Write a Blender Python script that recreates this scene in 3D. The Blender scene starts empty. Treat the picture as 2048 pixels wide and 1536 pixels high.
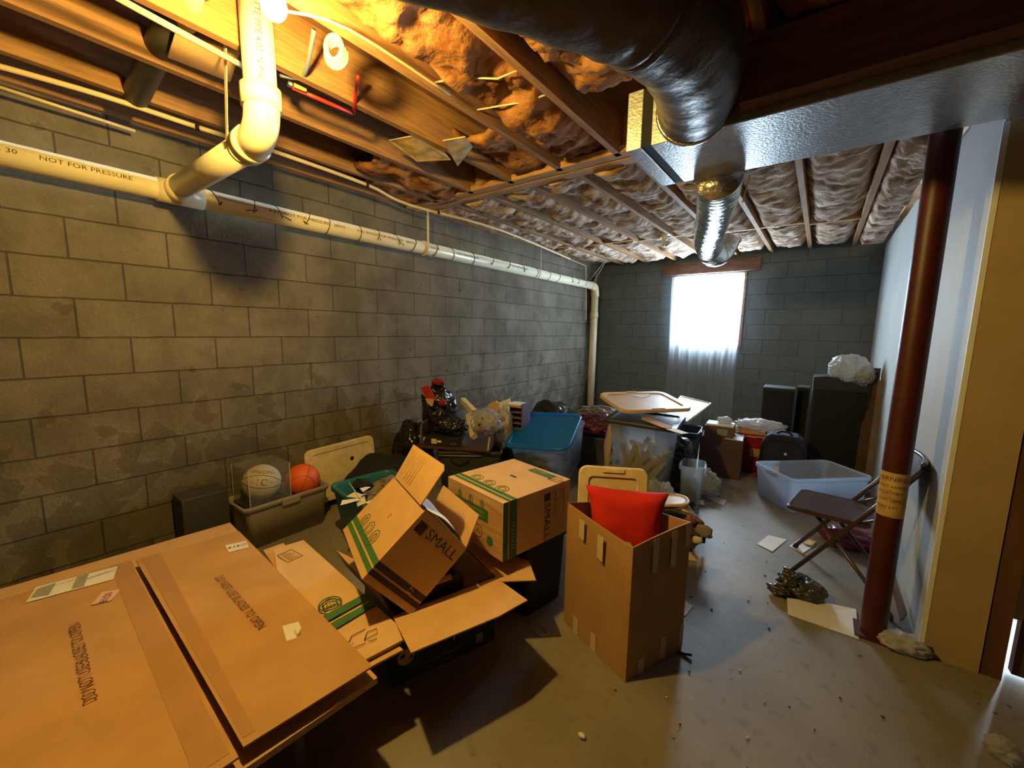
import bpy, bmesh, math, random
from mathutils import Vector, Matrix, Euler, noise
random.seed(7)
S = bpy.context.scene
col = S.collection
PI = math.pi
# ------------------------------------------------------------------ camera
CP = Vector((3.1264514, -0.9413283, 1.4491431))
FPX = 810.415
RIGHT = Vector((0.79640964, 0.60454371, 0.01608103))
DOWN = Vector((0.09274051, -0.09581113, -0.99106984))
FWD = Vector((-0.59760429, 0.79078893, -0.13237060))
cd = bpy.data.cameras.new('camera'); cam = bpy.data.objects.new('camera', cd); col.objects.link(cam)
cd.sensor_width = 36; cd.sensor_fit = 'HORIZONTAL'; cd.lens = FPX / 2048 * 36; cd.clip_start = .02
Rm = Matrix((RIGHT, -DOWN, -FWD)).transposed()
cam.matrix_world = Matrix.Translation(CP) @ Rm.to_4x4()
S.camera = cam
# ------------------------------------------------------------------ light
W = bpy.data.worlds.new('world'); S.world = W; W.use_nodes = True
W.node_tree.nodes['Background'].inputs[0].default_value = (.68, .86, 1.0, 1)
W.node_tree.nodes['Background'].inputs[1].default_value = 74.0
pl = bpy.data.lights.new('window_portal', 'AREA'); pl.shape = 'RECTANGLE'; pl.size = .8; pl.size_y = 1.0
pl.cycles.is_portal = True
po = bpy.data.objects.new('window_portal', pl); col.objects.link(po)
po.location = (1.76, 5.70, 1.72); po.rotation_euler = (-PI / 2, 0, 0)
BULB = Vector((1.795, -.335, 2.355)); BULB_STRENGTH = 1700.0; BULB_COL = (1.0, .66, .155, 1)
vs = S.view_settings
vs.view_transform = 'Standard'; vs.look = 'None'; vs.exposure = 0.5; vs.gamma = 1.0; vs.use_curve_mapping = False

def at(u, v, ax, val):
    """point of the place seen at photograph pixel (u, v) on the plane axis = val"""
    d = RIGHT * ((u - 1024) / FPX) + DOWN * ((v - 768) / FPX) + FWD
    return CP + d * ((val - CP[ax]) / d[ax])

# ------------------------------------------------------------------ materials
MT = {}
def nodes(name):
    m = bpy.data.materials.new(name); m.use_nodes = True
    nt = m.node_tree; return m, nt, nt.nodes['Principled BSDF']
def mat(name, c, r=.6, metal=0, var=.12, sc=6, bump=0, bsc=40, spec=.4, c2=None, emit=None, alpha=1, trans=0, stretch=None, detail=5, clear=0):
    if name in MT: return MT[name]
    m, nt, b = nodes(name); N = nt.nodes.new; L = nt.links.new
    b.inputs['Roughness'].default_value = r; b.inputs['Metallic'].default_value = metal
    b.inputs['Specular IOR Level'].default_value = spec
    b.inputs['Coat Weight'].default_value = clear
    tc = N('ShaderNodeTexCoord'); mp = N('ShaderNodeMapping'); L(tc.outputs['Object'], mp.inputs[0])
    if stretch: mp.inputs['Scale'].default_value = stretch
    if var or c2:
        n = N('ShaderNodeTexNoise'); n.inputs['Scale'].default_value = sc; n.inputs['Detail'].default_value = detail
        L(mp.outputs[0], n.inputs['Vector'])
        cr = N('ShaderNodeValToRGB'); cr.color_ramp.elements[0].position = .35; cr.color_ramp.elements[1].position = .65
        a = [max(0, x * (1 - var)) for x in c]; d = [min(1, x * (1 + var)) for x in c] if c2 is None else list(c2)
        cr.color_ramp.elements[0].color = (*a, 1); cr.color_ramp.elements[1].color = (*d, 1)
        L(n.outputs['Fac'], cr.inputs[0]); L(cr.outputs[0], b.inputs['Base Color'])
    else: b.inputs['Base Color'].default_value = (*c, 1)
    if bump:
        n2 = N('ShaderNodeTexNoise'); n2.inputs['Scale'].default_value = bsc; n2.inputs['Detail'].default_value = 6
        L(mp.outputs[0], n2.inputs['Vector'])
        bp = N('ShaderNodeBump'); bp.inputs['Strength'].default_value = bump; bp.inputs['Distance'].default_value = .01
        L(n2.outputs['Fac'], bp.inputs['Height']); L(bp.outputs[0], b.inputs['Normal'])
    b.inputs['Alpha'].default_value = alpha
    b.inputs['Transmission Weight'].default_value = trans
    if emit: b.inputs['Emission Color'].default_value = (*emit[:3], 1); b.inputs['Emission Strength'].default_value = emit[3]
    MT[name] = m; return m
def plastic(name, c, clear=.5, r=.35, transl=.35):
    """thin translucent plastic: part see-through, part diffusing"""
    if name in MT: return MT[name]
    m = bpy.data.materials.new(name); m.use_nodes = True; nt = m.node_tree; nt.nodes.clear(); N = nt.nodes.new; L = nt.links.new
    out = N('ShaderNodeOutputMaterial'); pb = N('ShaderNodeBsdfPrincipled'); tl = N('ShaderNodeBsdfTranslucent'); tr = N('ShaderNodeBsdfTransparent')
    pb.inputs['Base Color'].default_value = (*c, 1); pb.inputs['Roughness'].default_value = r
    tl.inputs[0].default_value = (*c, 1); tr.inputs[0].default_value = (*[.6 + .4 * x for x in c], 1)
    a = N('ShaderNodeMixShader'); a.inputs[0].default_value = transl; L(pb.outputs[0], a.inputs[1]); L(tl.outputs[0], a.inputs[2])
    b = N('ShaderNodeMixShader'); b.inputs[0].default_value = clear; L(a.outputs[0], b.inputs[1]); L(tr.outputs[0], b.inputs[2])
    L(b.outputs[0], out.inputs[0]); MT[name] = m; return m
def blockmat(name, c1, c2, mortar, axis, stain=.5, wet=0, v0=8 * .2032 - 1.3716, u0=0, dirt=0):
    """concrete block masonry 0.4064 x 0.2032, mortar joints raked in"""
    m, nt, b = nodes(name); N = nt.nodes.new; L = nt.links.new
    ge = N('ShaderNodeNewGeometry'); sp = N('ShaderNodeSeparateXYZ'); L(ge.outputs['Position'], sp.inputs[0])
    cb = N('ShaderNodeCombineXYZ'); au = N('ShaderNodeMath'); au.inputs[1].default_value = u0; L(sp.outputs[axis], au.inputs[0])
    av = N('ShaderNodeMath'); av.inputs[1].default_value = v0; L(sp.outputs[2], av.inputs[0])
    nw = N('ShaderNodeTexNoise'); nw.inputs['Scale'].default_value = 5; L(ge.outputs['Position'], nw.inputs['Vector'])
    wob = N('ShaderNodeMath'); wob.operation = 'MULTIPLY_ADD'; wob.inputs[1].default_value = .012; L(nw.outputs['Fac'], wob.inputs[0]); L(av.outputs[0], wob.inputs[2])
    sh = N('ShaderNodeMath'); sh.inputs[1].default_value = -.006; L(wob.outputs[0], sh.inputs[0])
    L(au.outputs[0], cb.inputs[0]); L(sh.outputs[0], cb.inputs[1])
    br = N('ShaderNodeTexBrick'); L(cb.outputs[0], br.inputs['Vector'])
    br.inputs['Scale'].default_value = 1; br.inputs['Brick Width'].default_value = .4064; br.inputs['Row Height'].default_value = .2032
    br.inputs['Mortar Size'].default_value = .0045; br.inputs['Mortar Smooth'].default_value = .35; br.offset = .5; br.inputs['Bias'].default_value = 0
    br.inputs['Color1'].default_value = (*c1, 1); br.inputs['Color2'].default_value = (*c2, 1); br.inputs['Mortar'].default_value = (*mortar, 1)
    n1 = N('ShaderNodeTexNoise'); n1.inputs['Scale'].default_value = 2.6; n1.inputs['Detail'].default_value = 8; n1.inputs['Roughness'].default_value = .65
    L(ge.outputs['Position'], n1.inputs['Vector'])
    r1 = N('ShaderNodeValToRGB'); r1.color_ramp.elements[0].position = .4; r1.color_ramp.elements[1].position = .62
    r1.color_ramp.elements[0].color = (1 - stain, 1 - stain * 1.02, 1 - stain * 1.1, 1); r1.color_ramp.elements[1].color = (1, 1, 1, 1)
    L(n1.outputs['Fac'], r1.inputs[0])
    mx = N('ShaderNodeMix'); mx.data_type = 'RGBA'; mx.blend_type = 'MULTIPLY'; mx.inputs[0].default_value = 1
    L(br.outputs['Color'], mx.inputs[6]); L(r1.outputs[0], mx.inputs[7])
    last = mx.outputs[2]
    # damp, salt-edged blotches low on the wall
    n3 = N('ShaderNodeTexNoise'); n3.inputs['Scale'].default_value = 5.5; n3.inputs['Detail'].default_value = 7; L(ge.outputs['Position'], n3.inputs['Vector'])
    hz = N('ShaderNodeMapRange'); hz.inputs[1].default_value = .35; hz.inputs[2].default_value = 1.35; hz.inputs[3].default_value = .10; hz.inputs[4].default_value = -.16; L(sp.outputs[2], hz.inputs[0])
    ad = N('ShaderNodeMath'); L(n3.outputs['Fac'], ad.inputs[0]); L(hz.outputs[0], ad.inputs[1])
    r3 = N('ShaderNodeValToRGB'); e = r3.color_ramp.elements; e[0].position = .50; e[0].color = (1, 1, 1, 1); e[1].position = .515; e[1].color = (1.2, 1.18, 1.15, 1)
    x = e.new(.535); x.color = (.74, .71, .68, 1); x = e.new(.8); x.color = (.58, .55, .51, 1)
    L(ad.outputs[0], r3.inputs[0])
    m2 = N('ShaderNodeMix'); m2.data_type = 'RGBA'; m2.blend_type = 'MULTIPLY'; m2.inputs[0].default_value = wet; L(last, m2.inputs[6]); L(r3.outputs[0], m2.inputs[7]); last = m2.outputs[2]
    # fine grit
    n4 = N('ShaderNodeTexNoise'); n4.inputs['Scale'].default_value = 60; n4.inputs['Detail'].default_value = 4; L(ge.outputs['Position'], n4.inputs['Vector'])
    r4 = N('ShaderNodeMapRange'); r4.inputs[3].default_value = .86; r4.inputs[4].default_value = 1.14; L(n4.outputs['Fac'], r4.inputs[0])
    m3 = N('ShaderNodeMix'); m3.data_type = 'RGBA'; m3.blend_type = 'MULTIPLY'; m3.inputs[0].default_value = 1; L(last, m3.inputs[6]); L(r4.outputs[0], m3.inputs[7])
    L(m3.outputs[2], b.inputs['Base Color']); b.inputs['Roughness'].default_value = .85; b.inputs['Specular IOR Level'].default_value = .25
    bp = N('ShaderNodeBump'); bp.inputs['Strength'].default_value = .9; bp.inputs['Distance'].default_value = .012; bp.invert = True
    L(br.outputs['Fac'], bp.inputs['Height'])
    b2 = N('ShaderNodeBump'); b2.inputs['Strength'].default_value = .35; b2.inputs['Distance'].default_value = .01; L(n4.outputs['Fac'], b2.inputs['Height']); L(bp.outputs[0], b2.inputs['Normal'])
    L(b2.outputs[0], b.inputs['Normal']); return m

CARD = mat('cardboard', (.60, .37, .165), .75, var=.06, sc=9, bump=.12, bsc=30)
CARD2 = mat('cardboard_pale', (.66, .43, .22), .78, var=.06, sc=7, bump=.15, bsc=20)
CARDIN = mat('cardboard_inside', (.64, .40, .18), .8, var=.05, sc=12, bump=.2, bsc=25)
CARDR = mat('cardboard_brown', (.50, .285, .115), .75, var=.10, sc=5, bump=.12, bsc=25)
TAPE = mat('paper_tape', (.44, .24, .11), .45, var=.05)
TAPE2 = mat('masking_tape', (.62, .50, .30), .5, var=.1)
GREEN = mat('green_print', (.045, .16, .05), .7, var=.05)
INK = mat('dark_ink', (.05, .03, .02), .7, var=.0)
BROWNINK = mat('brown_ink', (.16, .055, .025), .7, var=.0)
PAPER = mat('paper_white', (.78, .76, .72), .7, var=.04)
PAPERPK = mat('paper_pink', (.75, .45, .40), .7, var=.04)
GREYINK = mat('grey_print', (.33, .31, .27), .7, var=.1, sc=60)
WOOD = mat('framing_wood', (.33, .175, .075), .75, var=.25, sc=4, bump=.2, bsc=18, stretch=(14, 1, 14))
WOODX = mat('framing_wood_cross', (.48, .27, .12), .75, var=.25, sc=4, bump=.2, bsc=18, stretch=(1, 14, 14))
WOODD = mat('dark_beam_wood', (.15, .065, .035), .75, var=.3, sc=3, bump=.2, bsc=18, stretch=(1, 10, 10))
LINTEL = mat('lintel_wood', (.20, .115, .09), .75, var=.3, sc=6, bump=.1, stretch=(1, 6, 6))
INSUL_LAMPLIT = mat('insulation_lamplit', (.20, .075, .03), .95, sc=6, bump=1.0, bsc=30, c2=(.48, .235, .10), spec=.05, detail=10)  # same pink fibreglass as the far batts, lamp glow painted into its colour
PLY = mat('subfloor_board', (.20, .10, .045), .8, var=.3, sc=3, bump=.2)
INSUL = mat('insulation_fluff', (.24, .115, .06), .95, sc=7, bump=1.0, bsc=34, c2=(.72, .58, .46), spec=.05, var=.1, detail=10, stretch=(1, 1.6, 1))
PVC = mat('pvc_cream', (.80, .72, .52), .35, var=.05, spec=.5)
PVCG = mat('pvc_fitting', (.80, .70, .46), .3, var=.05, spec=.5)
CREAM = mat('cream_plastic', (.72, .60, .36), .45, var=.10, sc=14, bump=.05)
TANP = mat('tan_plastic', (.66, .47, .27), .45, var=.08)
RED = mat('red_fabric', (.62, .02, .012), .85, var=.12, sc=9, bump=.35, bsc=14)
BLUET = mat('teal_plastic', (.025, .145, .20), .4, var=.06)
BLUEL = mat('blue_lid_plastic', (.01, .21, .42), .35, var=.08)
REDT = mat('red_plastic', (.42, .012, .025), .4, var=.1)
GREYT = plastic('smoky_tote_plastic', (.52, .45, .38), .25, .35, .25)
CLEART = plastic('clear_tote_plastic', (.62, .66, .72), .78, .3, .45)
FROST = plastic('frosted_tote_plastic', (.56, .64, .78), .22, .3, .5)
FILM = plastic('clear_film', (.75, .74, .72), .68, .18, .35)
ACRYL = plastic('acrylic_sheet', (.75, .72, .66), .93, .05, .05)
BAGW = plastic('white_bag_film', (.62, .61, .59), .12, .35, .35)
BLACKBAG = mat('black_bag_film', (.012, .011, .011), .22, var=.1, bump=.5, bsc=14, spec=.6)
SMOKEBAG = mat('smoke_bag_film', (.05, .047, .043), .25, var=.2, bump=.4, bsc=25, spec=.6)
BLACKF = mat('black_fabric', (.012, .012, .015), .9, var=.2, bump=.3, bsc=30)
NAVY = mat('navy_fabric', (.018, .021, .04), .85, var=.2, bump=.3, bsc=40)
BLACKP = mat('black_plastic', (.018, .018, .02), .45, var=.1)
CHARC = mat('charcoal_plastic', (.045, .043, .042), .5, var=.1)
DARKWOOD = mat('dark_veneer', (.075, .03, .022), .35, var=.25, sc=5, stretch=(1, 8, 1), spec=.5)
VENP = mat('plum_veneer', (.12, .09, .14), .45, var=.1)
SPKC = mat('speaker_black', (.034, .034, .034), .75, var=.2, sc=30)
PURPLE = mat('maroon_nylon', (.10, .018, .045), .3, var=.4, bump=.5, bsc=18)
METAL = mat('galvanized_metal', (.6, .6, .6), .35, metal=1, var=.08)
STEEL = mat('brown_painted_steel', (.055, .030, .026), .28, var=.06, spec=.6)
REDPOST = mat('oxide_red_paint', (.07, .011, .009), .45, var=.18, sc=4, bump=.05, spec=.45)
FOIL = mat('foil_scrim', (.55, .57, .60), .38, metal=.8, var=.10, sc=22, bump=.22, bsc=90)
FOILS = mat('foil_flex', (.82, .82, .80), .22, metal=1, var=.05, bump=.9, bsc=26)
WRAP = mat('dark_duct_wrap', (.085, .065, .05), .45, metal=.2, var=.25, sc=12, bump=.6, bsc=18, spec=.6)
FARW = mat('bare_concrete', (.16, .15, .135), .9, var=.15, sc=4)
DRYW = mat('painted_panel_white', (.45, .46, .44), .7, var=.05, sc=3)
TANW = mat('painted_end_tan', (.42, .31, .165), .75, var=.08, sc=3, bump=.05)
WHITEP = mat('white_paint', (.75, .75, .72), .6, var=.04)
CABLE = mat('cream_cable', (.72, .58, .34), .5, var=.05)
YEL = mat('label_yellow', (.58, .40, .16), .7, var=.35, sc=14)
BLACKM = mat('matte_black', (.006, .006, .006), .8, var=0)
BROWNT = mat('brown_door_paint', (.13, .06, .03), .55, var=.2, sc=3, stretch=(6, 6, 1))
REDPEX = mat('red_tube', (.5, .03, .02), .4, var=.05)
WHITEC = mat('white_ceramic', (.78, .76, .7), .3, var=.02)
ORANGE = None

# ------------------------------------------------------------------ mesh helpers
def wpos(o):
    p = Vector((0, 0, 0))
    while o is not None: p += o.location; o = o.parent
    return p
class MB:
    def __init__(s): s.v = []; s.f = []; s.m = []; s.sm = []; s.mats = []; s.M = Matrix.Identity(4)
    def mi(s, m):
        if m not in s.mats: s.mats.append(m)
        return s.mats.index(m)
    def add(s, vs, fs, m, smooth=False, M=None):
        T = s.M if M is None else s.M @ M
        b = len(s.v); s.v += [T @ Vector(p) for p in vs]; k = s.mi(m)
        flip = T.determinant() < 0
        for f in fs:
            f = [i + b for i in f]; s.f.append(f[::-1] if flip else f); s.m.append(k); s.sm.append(smooth)
        return s
    def box(s, c, d, m, R=None, bev=0):
        x, y, z = [q / 2 for q in d]
        T = Matrix.Translation(c) @ (R.to_4x4() if R is not None else Matrix.Identity(4))
        if bev:
            bm = bmesh.new(); bmesh.ops.create_cube(bm, size=1)
            for v in bm.verts: v.co = Vector((v.co.x * d[0], v.co.y * d[1], v.co.z * d[2]))
            bmesh.ops.bevel(bm, geom=bm.edges[:], offset=bev, segments=2, affect='EDGES', profile=.5)
            s.add([v.co.copy() for v in bm.verts], [[v.index for v in f.verts] for f in bm.faces], m, False, T); bm.free(); return s
        vs = [(-x, -y, -z), (x, -y, -z), (x, y, -z), (-x, y, -z), (-x, -y, z), (x, -y, z), (x, y, z), (-x, y, z)]
        return s.add(vs, [(0, 3, 2, 1), (4, 5, 6, 7), (0, 1, 5, 4), (1, 2, 6, 5), (2, 3, 7, 6), (3, 0, 4, 7)], m, False, T)
    def bb(s, lo, hi, m, bev=0):
        return s.box([(a + b) / 2 for a, b in zip(lo, hi)], [b - a for a, b in zip(lo, hi)], m, None, bev)
    def slab(s, pts, t, m, up=None):
        """polygon of 3-D points given a thickness t against its normal"""
        P = [Vector(p) for p in pts]; n = (P[1] - P[0]).cross(P[2] - P[0]).normalized()
        if up is not None and n.dot(Vector(up)) < 0: P = P[::-1]; n = -n
        k = len(P); vs = P + [p - n * t for p in P]
        fs = [tuple(range(k)), tuple(range(2 * k - 1, k - 1, -1))] + [(i, i + k, (i + 1) % k + k, (i + 1) % k) for i in range(k)]
        return s.add(vs, fs, m)
    def path(s, pts, r, m, seg=12, closed=False, caps=True, smooth=True):
        P = [Vector(p) for p in pts]; n = len(P); rr = r if isinstance(r, (list, tuple)) else [r] * n
        rings = []; up = None
        for i in range(n):
            a = P[(i - 1) % n] if (closed or i) else P[0]; b = P[(i + 1) % n] if (closed or i < n - 1) else P[-1]
            t = (b - a).normalized()
            if up is None:
                up = Vector((0, 0, 1)) if abs(t.z) < .9 else Vector((1, 0, 0))
            x = t.cross(up).normalized(); up = x.cross(t).normalized()
            rings.append([P[i] + (x * math.cos(2 * PI * k / seg) + up * math.sin(2 * PI * k / seg)) * rr[i] for k in range(seg)])
        vs = [q for rg in rings for q in rg]; fs = []
        for i in range(n if closed else n - 1):
            j = (i + 1) % n
            for k in range(seg): fs.append((i * seg + k, i * seg + (k + 1) % seg, j * seg + (k + 1) % seg, j * seg + k))
        if caps and not closed: fs += [tuple(range(seg))[::-1], tuple(range((n - 1) * seg, n * seg))]
        return s.add(vs, fs, m, smooth)
    def rings(s, loops, m, cap0=True, cap1=True, smooth=False, mats=None):
        n = len(loops[0])
        for i in range(len(loops) - 1):
            s.add(list(loops[i]) + list(loops[i + 1]), [(k, (k + 1) % n, (k + 1) % n + n, k + n) for k in range(n)], mats[i] if mats else m, smooth)
        if cap0: s.add(loops[0], [tuple(range(n))[::-1]], mats[0] if mats else m)
        if cap1: s.add(loops[-1], [tuple(range(n))], mats[-1] if mats else m)
        return s
    def lathe(s, prof, m, seg=24, M=None, smooth=True):
        loops = [[(r * math.cos(2 * PI * k / seg), r * math.sin(2 * PI * k / seg), z) for k in range(seg)] for r, z in prof]
        old = s.M
        if M is not None: s.M = old @ M
        s.rings(loops, m, True, True, smooth); s.M = old; return s
    def text(s, txt, M, size, m, sx=1, align='CENTER', depth=.0006, fn=None):
        vs, fs = text_mesh(txt, align)
        T = M @ Matrix.Diagonal((size * sx, size, 1, 1))
        if fn: return s.add([fn(T @ Vector((x, y, 0))) for x, y in vs], fs, m)
        return s.add([(x, y, depth) for x, y in vs], fs, m, False, T)
    def build(s, name, parent=None, label=None, cat=None, group=None, kind=None, origin=None, weld=False):
        if parent is not None: o0 = wpos(parent)
        elif origin is not None: o0 = Vector(origin)
        else:
            xs = [v.x for v in s.v]; ys = [v.y for v in s.v]; zs = [v.z for v in s.v]
            o0 = Vector(((min(xs) + max(xs)) / 2, (min(ys) + max(ys)) / 2, min(zs)))
        me = bpy.data.meshes.new(name); me.from_pydata([tuple(v - o0) for v in s.v], [], s.f)
        for m in s.mats: me.materials.append(m)
        me.polygons.foreach_set('material_index', s.m); me.polygons.foreach_set('use_smooth', s.sm); me.validate(); me.update()
        if weld:
            bm = bmesh.new(); bm.from_mesh(me); bmesh.ops.remove_doubles(bm, verts=bm.verts, dist=1e-5); bmesh.ops.recalc_face_normals(bm, faces=bm.faces); bm.to_mesh(me); bm.free()
        o = bpy.data.objects.new(name, me); col.objects.link(o)
        if parent is not None: o.parent = parent
        else: o.location = o0
        return tag(o, label, cat, group, kind)
_tc = {}
def text_mesh(txt, align):
    k = (txt, align)
    if k not in _tc:
        c = bpy.data.curves.new('t', 'FONT'); c.body = txt; c.align_x = align; c.align_y = 'CENTER'; c.size = 1.0; c.resolution_u = 2
        o = bpy.data.objects.new('t', c); col.objects.link(o); bpy.context.view_layer.update()
        me = bpy.data.meshes.new_from_object(o.evaluated_get(bpy.context.evaluated_depsgraph_get()))
        _tc[k] = ([(v.co.x, v.co.y) for v in me.vertices], [tuple(p.vertices) for p in me.polygons])
        bpy.data.meshes.remove(me); bpy.data.objects.remove(o); bpy.data.curves.remove(c)
    return _tc[k]
def tag(o, label=None, cat=None, group=None, kind=None):
    if label: o['label'] = label
    if cat: o['category'] = cat
    if group: o['group'] = group
    if kind: o['kind'] = kind
    return o
def thing(name, loc, label, cat, group=None):
    o = bpy.data.objects.new(name, None); col.objects.link(o); o.location = loc; o.empty_display_size = .1
    return tag(o, label, cat, group)
def frame(o, u, v):
    """4x4 frame with origin o, x along u, y along v"""
    u = Vector(u).normalized(); v = Vector(v); v = (v - u * v.dot(u)).normalized(); n = u.cross(v)
    M = Matrix((u, v, n)).transposed().to_4x4(); M.translation = Vector(o); return M
def bez(p0, p1, p2, p3, n=12):
    P = [Vector(p) for p in (p0, p1, p2, p3)]
    return [P[0] * (1 - t) ** 3 + P[1] * 3 * t * (1 - t) ** 2 + P[2] * 3 * t * t * (1 - t) + P[3] * t ** 3 for t in [i / n for i in range(n + 1)]]
def smooth_path(pts, n=6):
    P = [Vector(p) for p in pts]; out = []
    for i in range(len(P) - 1):
        a = P[max(i - 1, 0)]; b = P[i]; c = P[i + 1]; d = P[min(i + 2, len(P) - 1)]
        for k in range(n):
            t = k / n
            out.append(.5 * ((2 * b) + (c - a) * t + (2 * a - 5 * b + 4 * c - d) * t * t + (3 * b - a - 3 * c + d) * t ** 3))
    return out + [P[-1]]
def rrect(w, d, r, n=5, z=0, cx=0, cy=0):
    o = []
    for (sx, sy, a0) in ((1, 1, 0), (-1, 1, 90), (-1, -1, 180), (1, -1, 270)):
        for k in range(n + 1):
            a = math.radians(a0 + 90 * k / n); o.append((cx + sx * (w / 2 - r) + r * math.cos(a), cy + sy * (d / 2 - r) + r * math.sin(a), z))
    return o
def rz(a): return Matrix.Rotation(a, 4, 'Z')
def TR(*p): return Matrix.Translation(Vector(p if len(p) == 3 else p[0]))
def blob(mb, c, rad, m, seed=0, sub=4, amp=.18, freq=2.6, flat=None, crease=.5, M=None, keep=1.0, squash=None):
    """crumpled sack: a sphere pulled into folds and ridges, flattened where it rests"""
    bm = bmesh.new(); bmesh.ops.create_icosphere(bm, subdivisions=sub, radius=1)
    off = Vector((seed * 7.3, seed * 3.1, seed * 1.7)); vs = []
    for v in bm.verts:
        p = v.co.copy(); q = p * freq + off
        n1 = noise.noise(q); n2 = 1 - abs(noise.noise(q * 2.1 + off)) * 2; n3 = 1 - abs(noise.noise(q * 4.7)) * 2
        k = 1 + amp * (n1 * 1.2 + crease * n2 * .6 + crease * n3 * .35 - .2)
        p = Vector((p.x * rad[0] * k, p.y * rad[1] * k, p.z * rad[2] * k))
        if M is not None: p = M @ p
        p += Vector(c)
        if flat is not None and p.z < flat: p.z = flat + (p.z - flat) * .02
        vs.append(p)
    if flat is not None:
        for p in vs: p.z = max(p.z, flat)
    mb.add(vs, [[v.index for v in f.verts] for f in bm.faces], m, True); bm.free(); return mb
def sheet(mb, fn, nu, nv, m, t=0, smooth=True):
    vs = [fn(i / nu, j / nv) for j in range(nv + 1) for i in range(nu + 1)]
    fs = [(j * (nu + 1) + i, j * (nu + 1) + i + 1, (j + 1) * (nu + 1) + i + 1, (j + 1) * (nu + 1) + i) for j in range(nv) for i in range(nu)]
    if not t: return mb.add(vs, fs, m, smooth)
    n = len(vs); lo = [Vector(p) - Vector((0, 0, t)) for p in vs]
    fs2 = [tuple(i + n for i in f[::-1]) for f in fs]; W_ = nu + 1
    bd = [i for i in range(nu)]; e = []
    for i in range(nu): e += [(i + 1, i, i + n, i + 1 + n), (nv * W_ + i, nv * W_ + i + 1, nv * W_ + i + 1 + n, nv * W_ + i + n)]
    for j in range(nv): e += [(j * W_, (j + 1) * W_, (j + 1) * W_ + n, j * W_ + n), ((j + 1) * W_ + nu, j * W_ + nu, j * W_ + nu + n, (j + 1) * W_ + nu + n)]
    return mb.add(list(vs) + lo, fs + fs2 + e, m, smooth)
# ================================================================== the setting
JB = 2.52      # underside of the joists
def struct(mb, name, **k): return mb.build(name, kind='structure', **k)
# floor
m, nt, b = nodes('concrete_floor'); N = nt.nodes.new; L = nt.links.new
ge = N('ShaderNodeNewGeometry')
n1 = N('ShaderNodeTexNoise'); n1.inputs['Scale'].default_value = 1.6; n1.inputs['Detail'].default_value = 8; L(ge.outputs['Position'], n1.inputs['Vector'])
r1 = N('ShaderNodeValToRGB'); r1.color_ramp.elements[0].position = .35; r1.color_ramp.elements[1].position = .68
r1.color_ramp.elements[0].color = (.18, .155, .12, 1); r1.color_ramp.elements[1].color = (.27, .24, .195, 1); L(n1.outputs['Fac'], r1.inputs[0])
n2 = N('ShaderNodeTexNoise'); n2.inputs['Scale'].default_value = 16; n2.inputs['Detail'].default_value = 6; L(ge.outputs['Position'], n2.inputs['Vector'])
r2 = N('ShaderNodeValToRGB'); r2.color_ramp.elements[0].position = .28; r2.color_ramp.elements[0].color = (.6, .57, .53, 1); r2.color_ramp.elements[1].position = .42; r2.color_ramp.elements[1].color = (1, 1, 1, 1); L(n2.outputs['Fac'], r2.inputs[0])
mx = N('ShaderNodeMix'); mx.data_type = 'RGBA'; mx.blend_type = 'MULTIPLY'; mx.inputs[0].default_value = .7; L(r1.outputs[0], mx.inputs[6]); L(r2.outputs[0], mx.inputs[7])
vo = N('ShaderNodeTexVoronoi'); vo.inputs['Scale'].default_value = 5.5; L(ge.outputs['Position'], vo.inputs['Vector'])
rv = N('ShaderNodeMath'); rv.operation = 'GREATER_THAN'; rv.inputs[1].default_value = .045; L(vo.outputs['Distance'], rv.inputs[0])
mv = N('ShaderNodeMapRange'); mv.inputs[3].default_value = .35; mv.inputs[4].default_value = 1; L(rv.outputs[0], mv.inputs[0])
m4 = N('ShaderNodeMix'); m4.data_type = 'RGBA'; m4.blend_type = 'MULTIPLY'; m4.inputs[0].default_value = 1; L(mx.outputs[2], m4.inputs[6]); L(mv.outputs[0], m4.inputs[7])
L(m4.outputs[2], b.inputs['Base Color']); b.inputs['Roughness'].default_value = .55; b.inputs['Specular IOR Level'].default_value = .35
bp = N('ShaderNodeBump'); bp.inputs['Strength'].default_value = .15; bp.inputs['Distance'].default_value = .01; L(n2.outputs['Fac'], bp.inputs['Height']); L(bp.outputs[0], b.inputs['Normal'])
FLOOR = m
struct(MB().bb((-.25, -3.6, -.12), (6.2, 6.0, 0), FLOOR), 'floor')
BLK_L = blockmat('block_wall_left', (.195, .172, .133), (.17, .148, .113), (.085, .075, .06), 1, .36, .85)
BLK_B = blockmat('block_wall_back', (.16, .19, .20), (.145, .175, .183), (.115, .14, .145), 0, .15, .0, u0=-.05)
struct(MB().bb((-.2, -3.6, 0), (0, 5.8, 2.76), BLK_L), 'wall_left')
# back wall round the window opening x 1.30-2.20, z 1.27-2.30
wb = MB(); YB = 5.56
wb.bb((0, YB, 0), (1.30, YB + .2, 2.76), BLK_B); wb.bb((2.20, YB, 0), (5.2, YB + .2, 2.76), BLK_B)
wb.bb((1.30, YB, 0), (2.20, YB + .2, 1.27), BLK_B); wb.bb((1.30, YB, 2.30), (2.20, YB + .2, 2.76), BLK_B)
struct(wb, 'wall_back')
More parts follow.
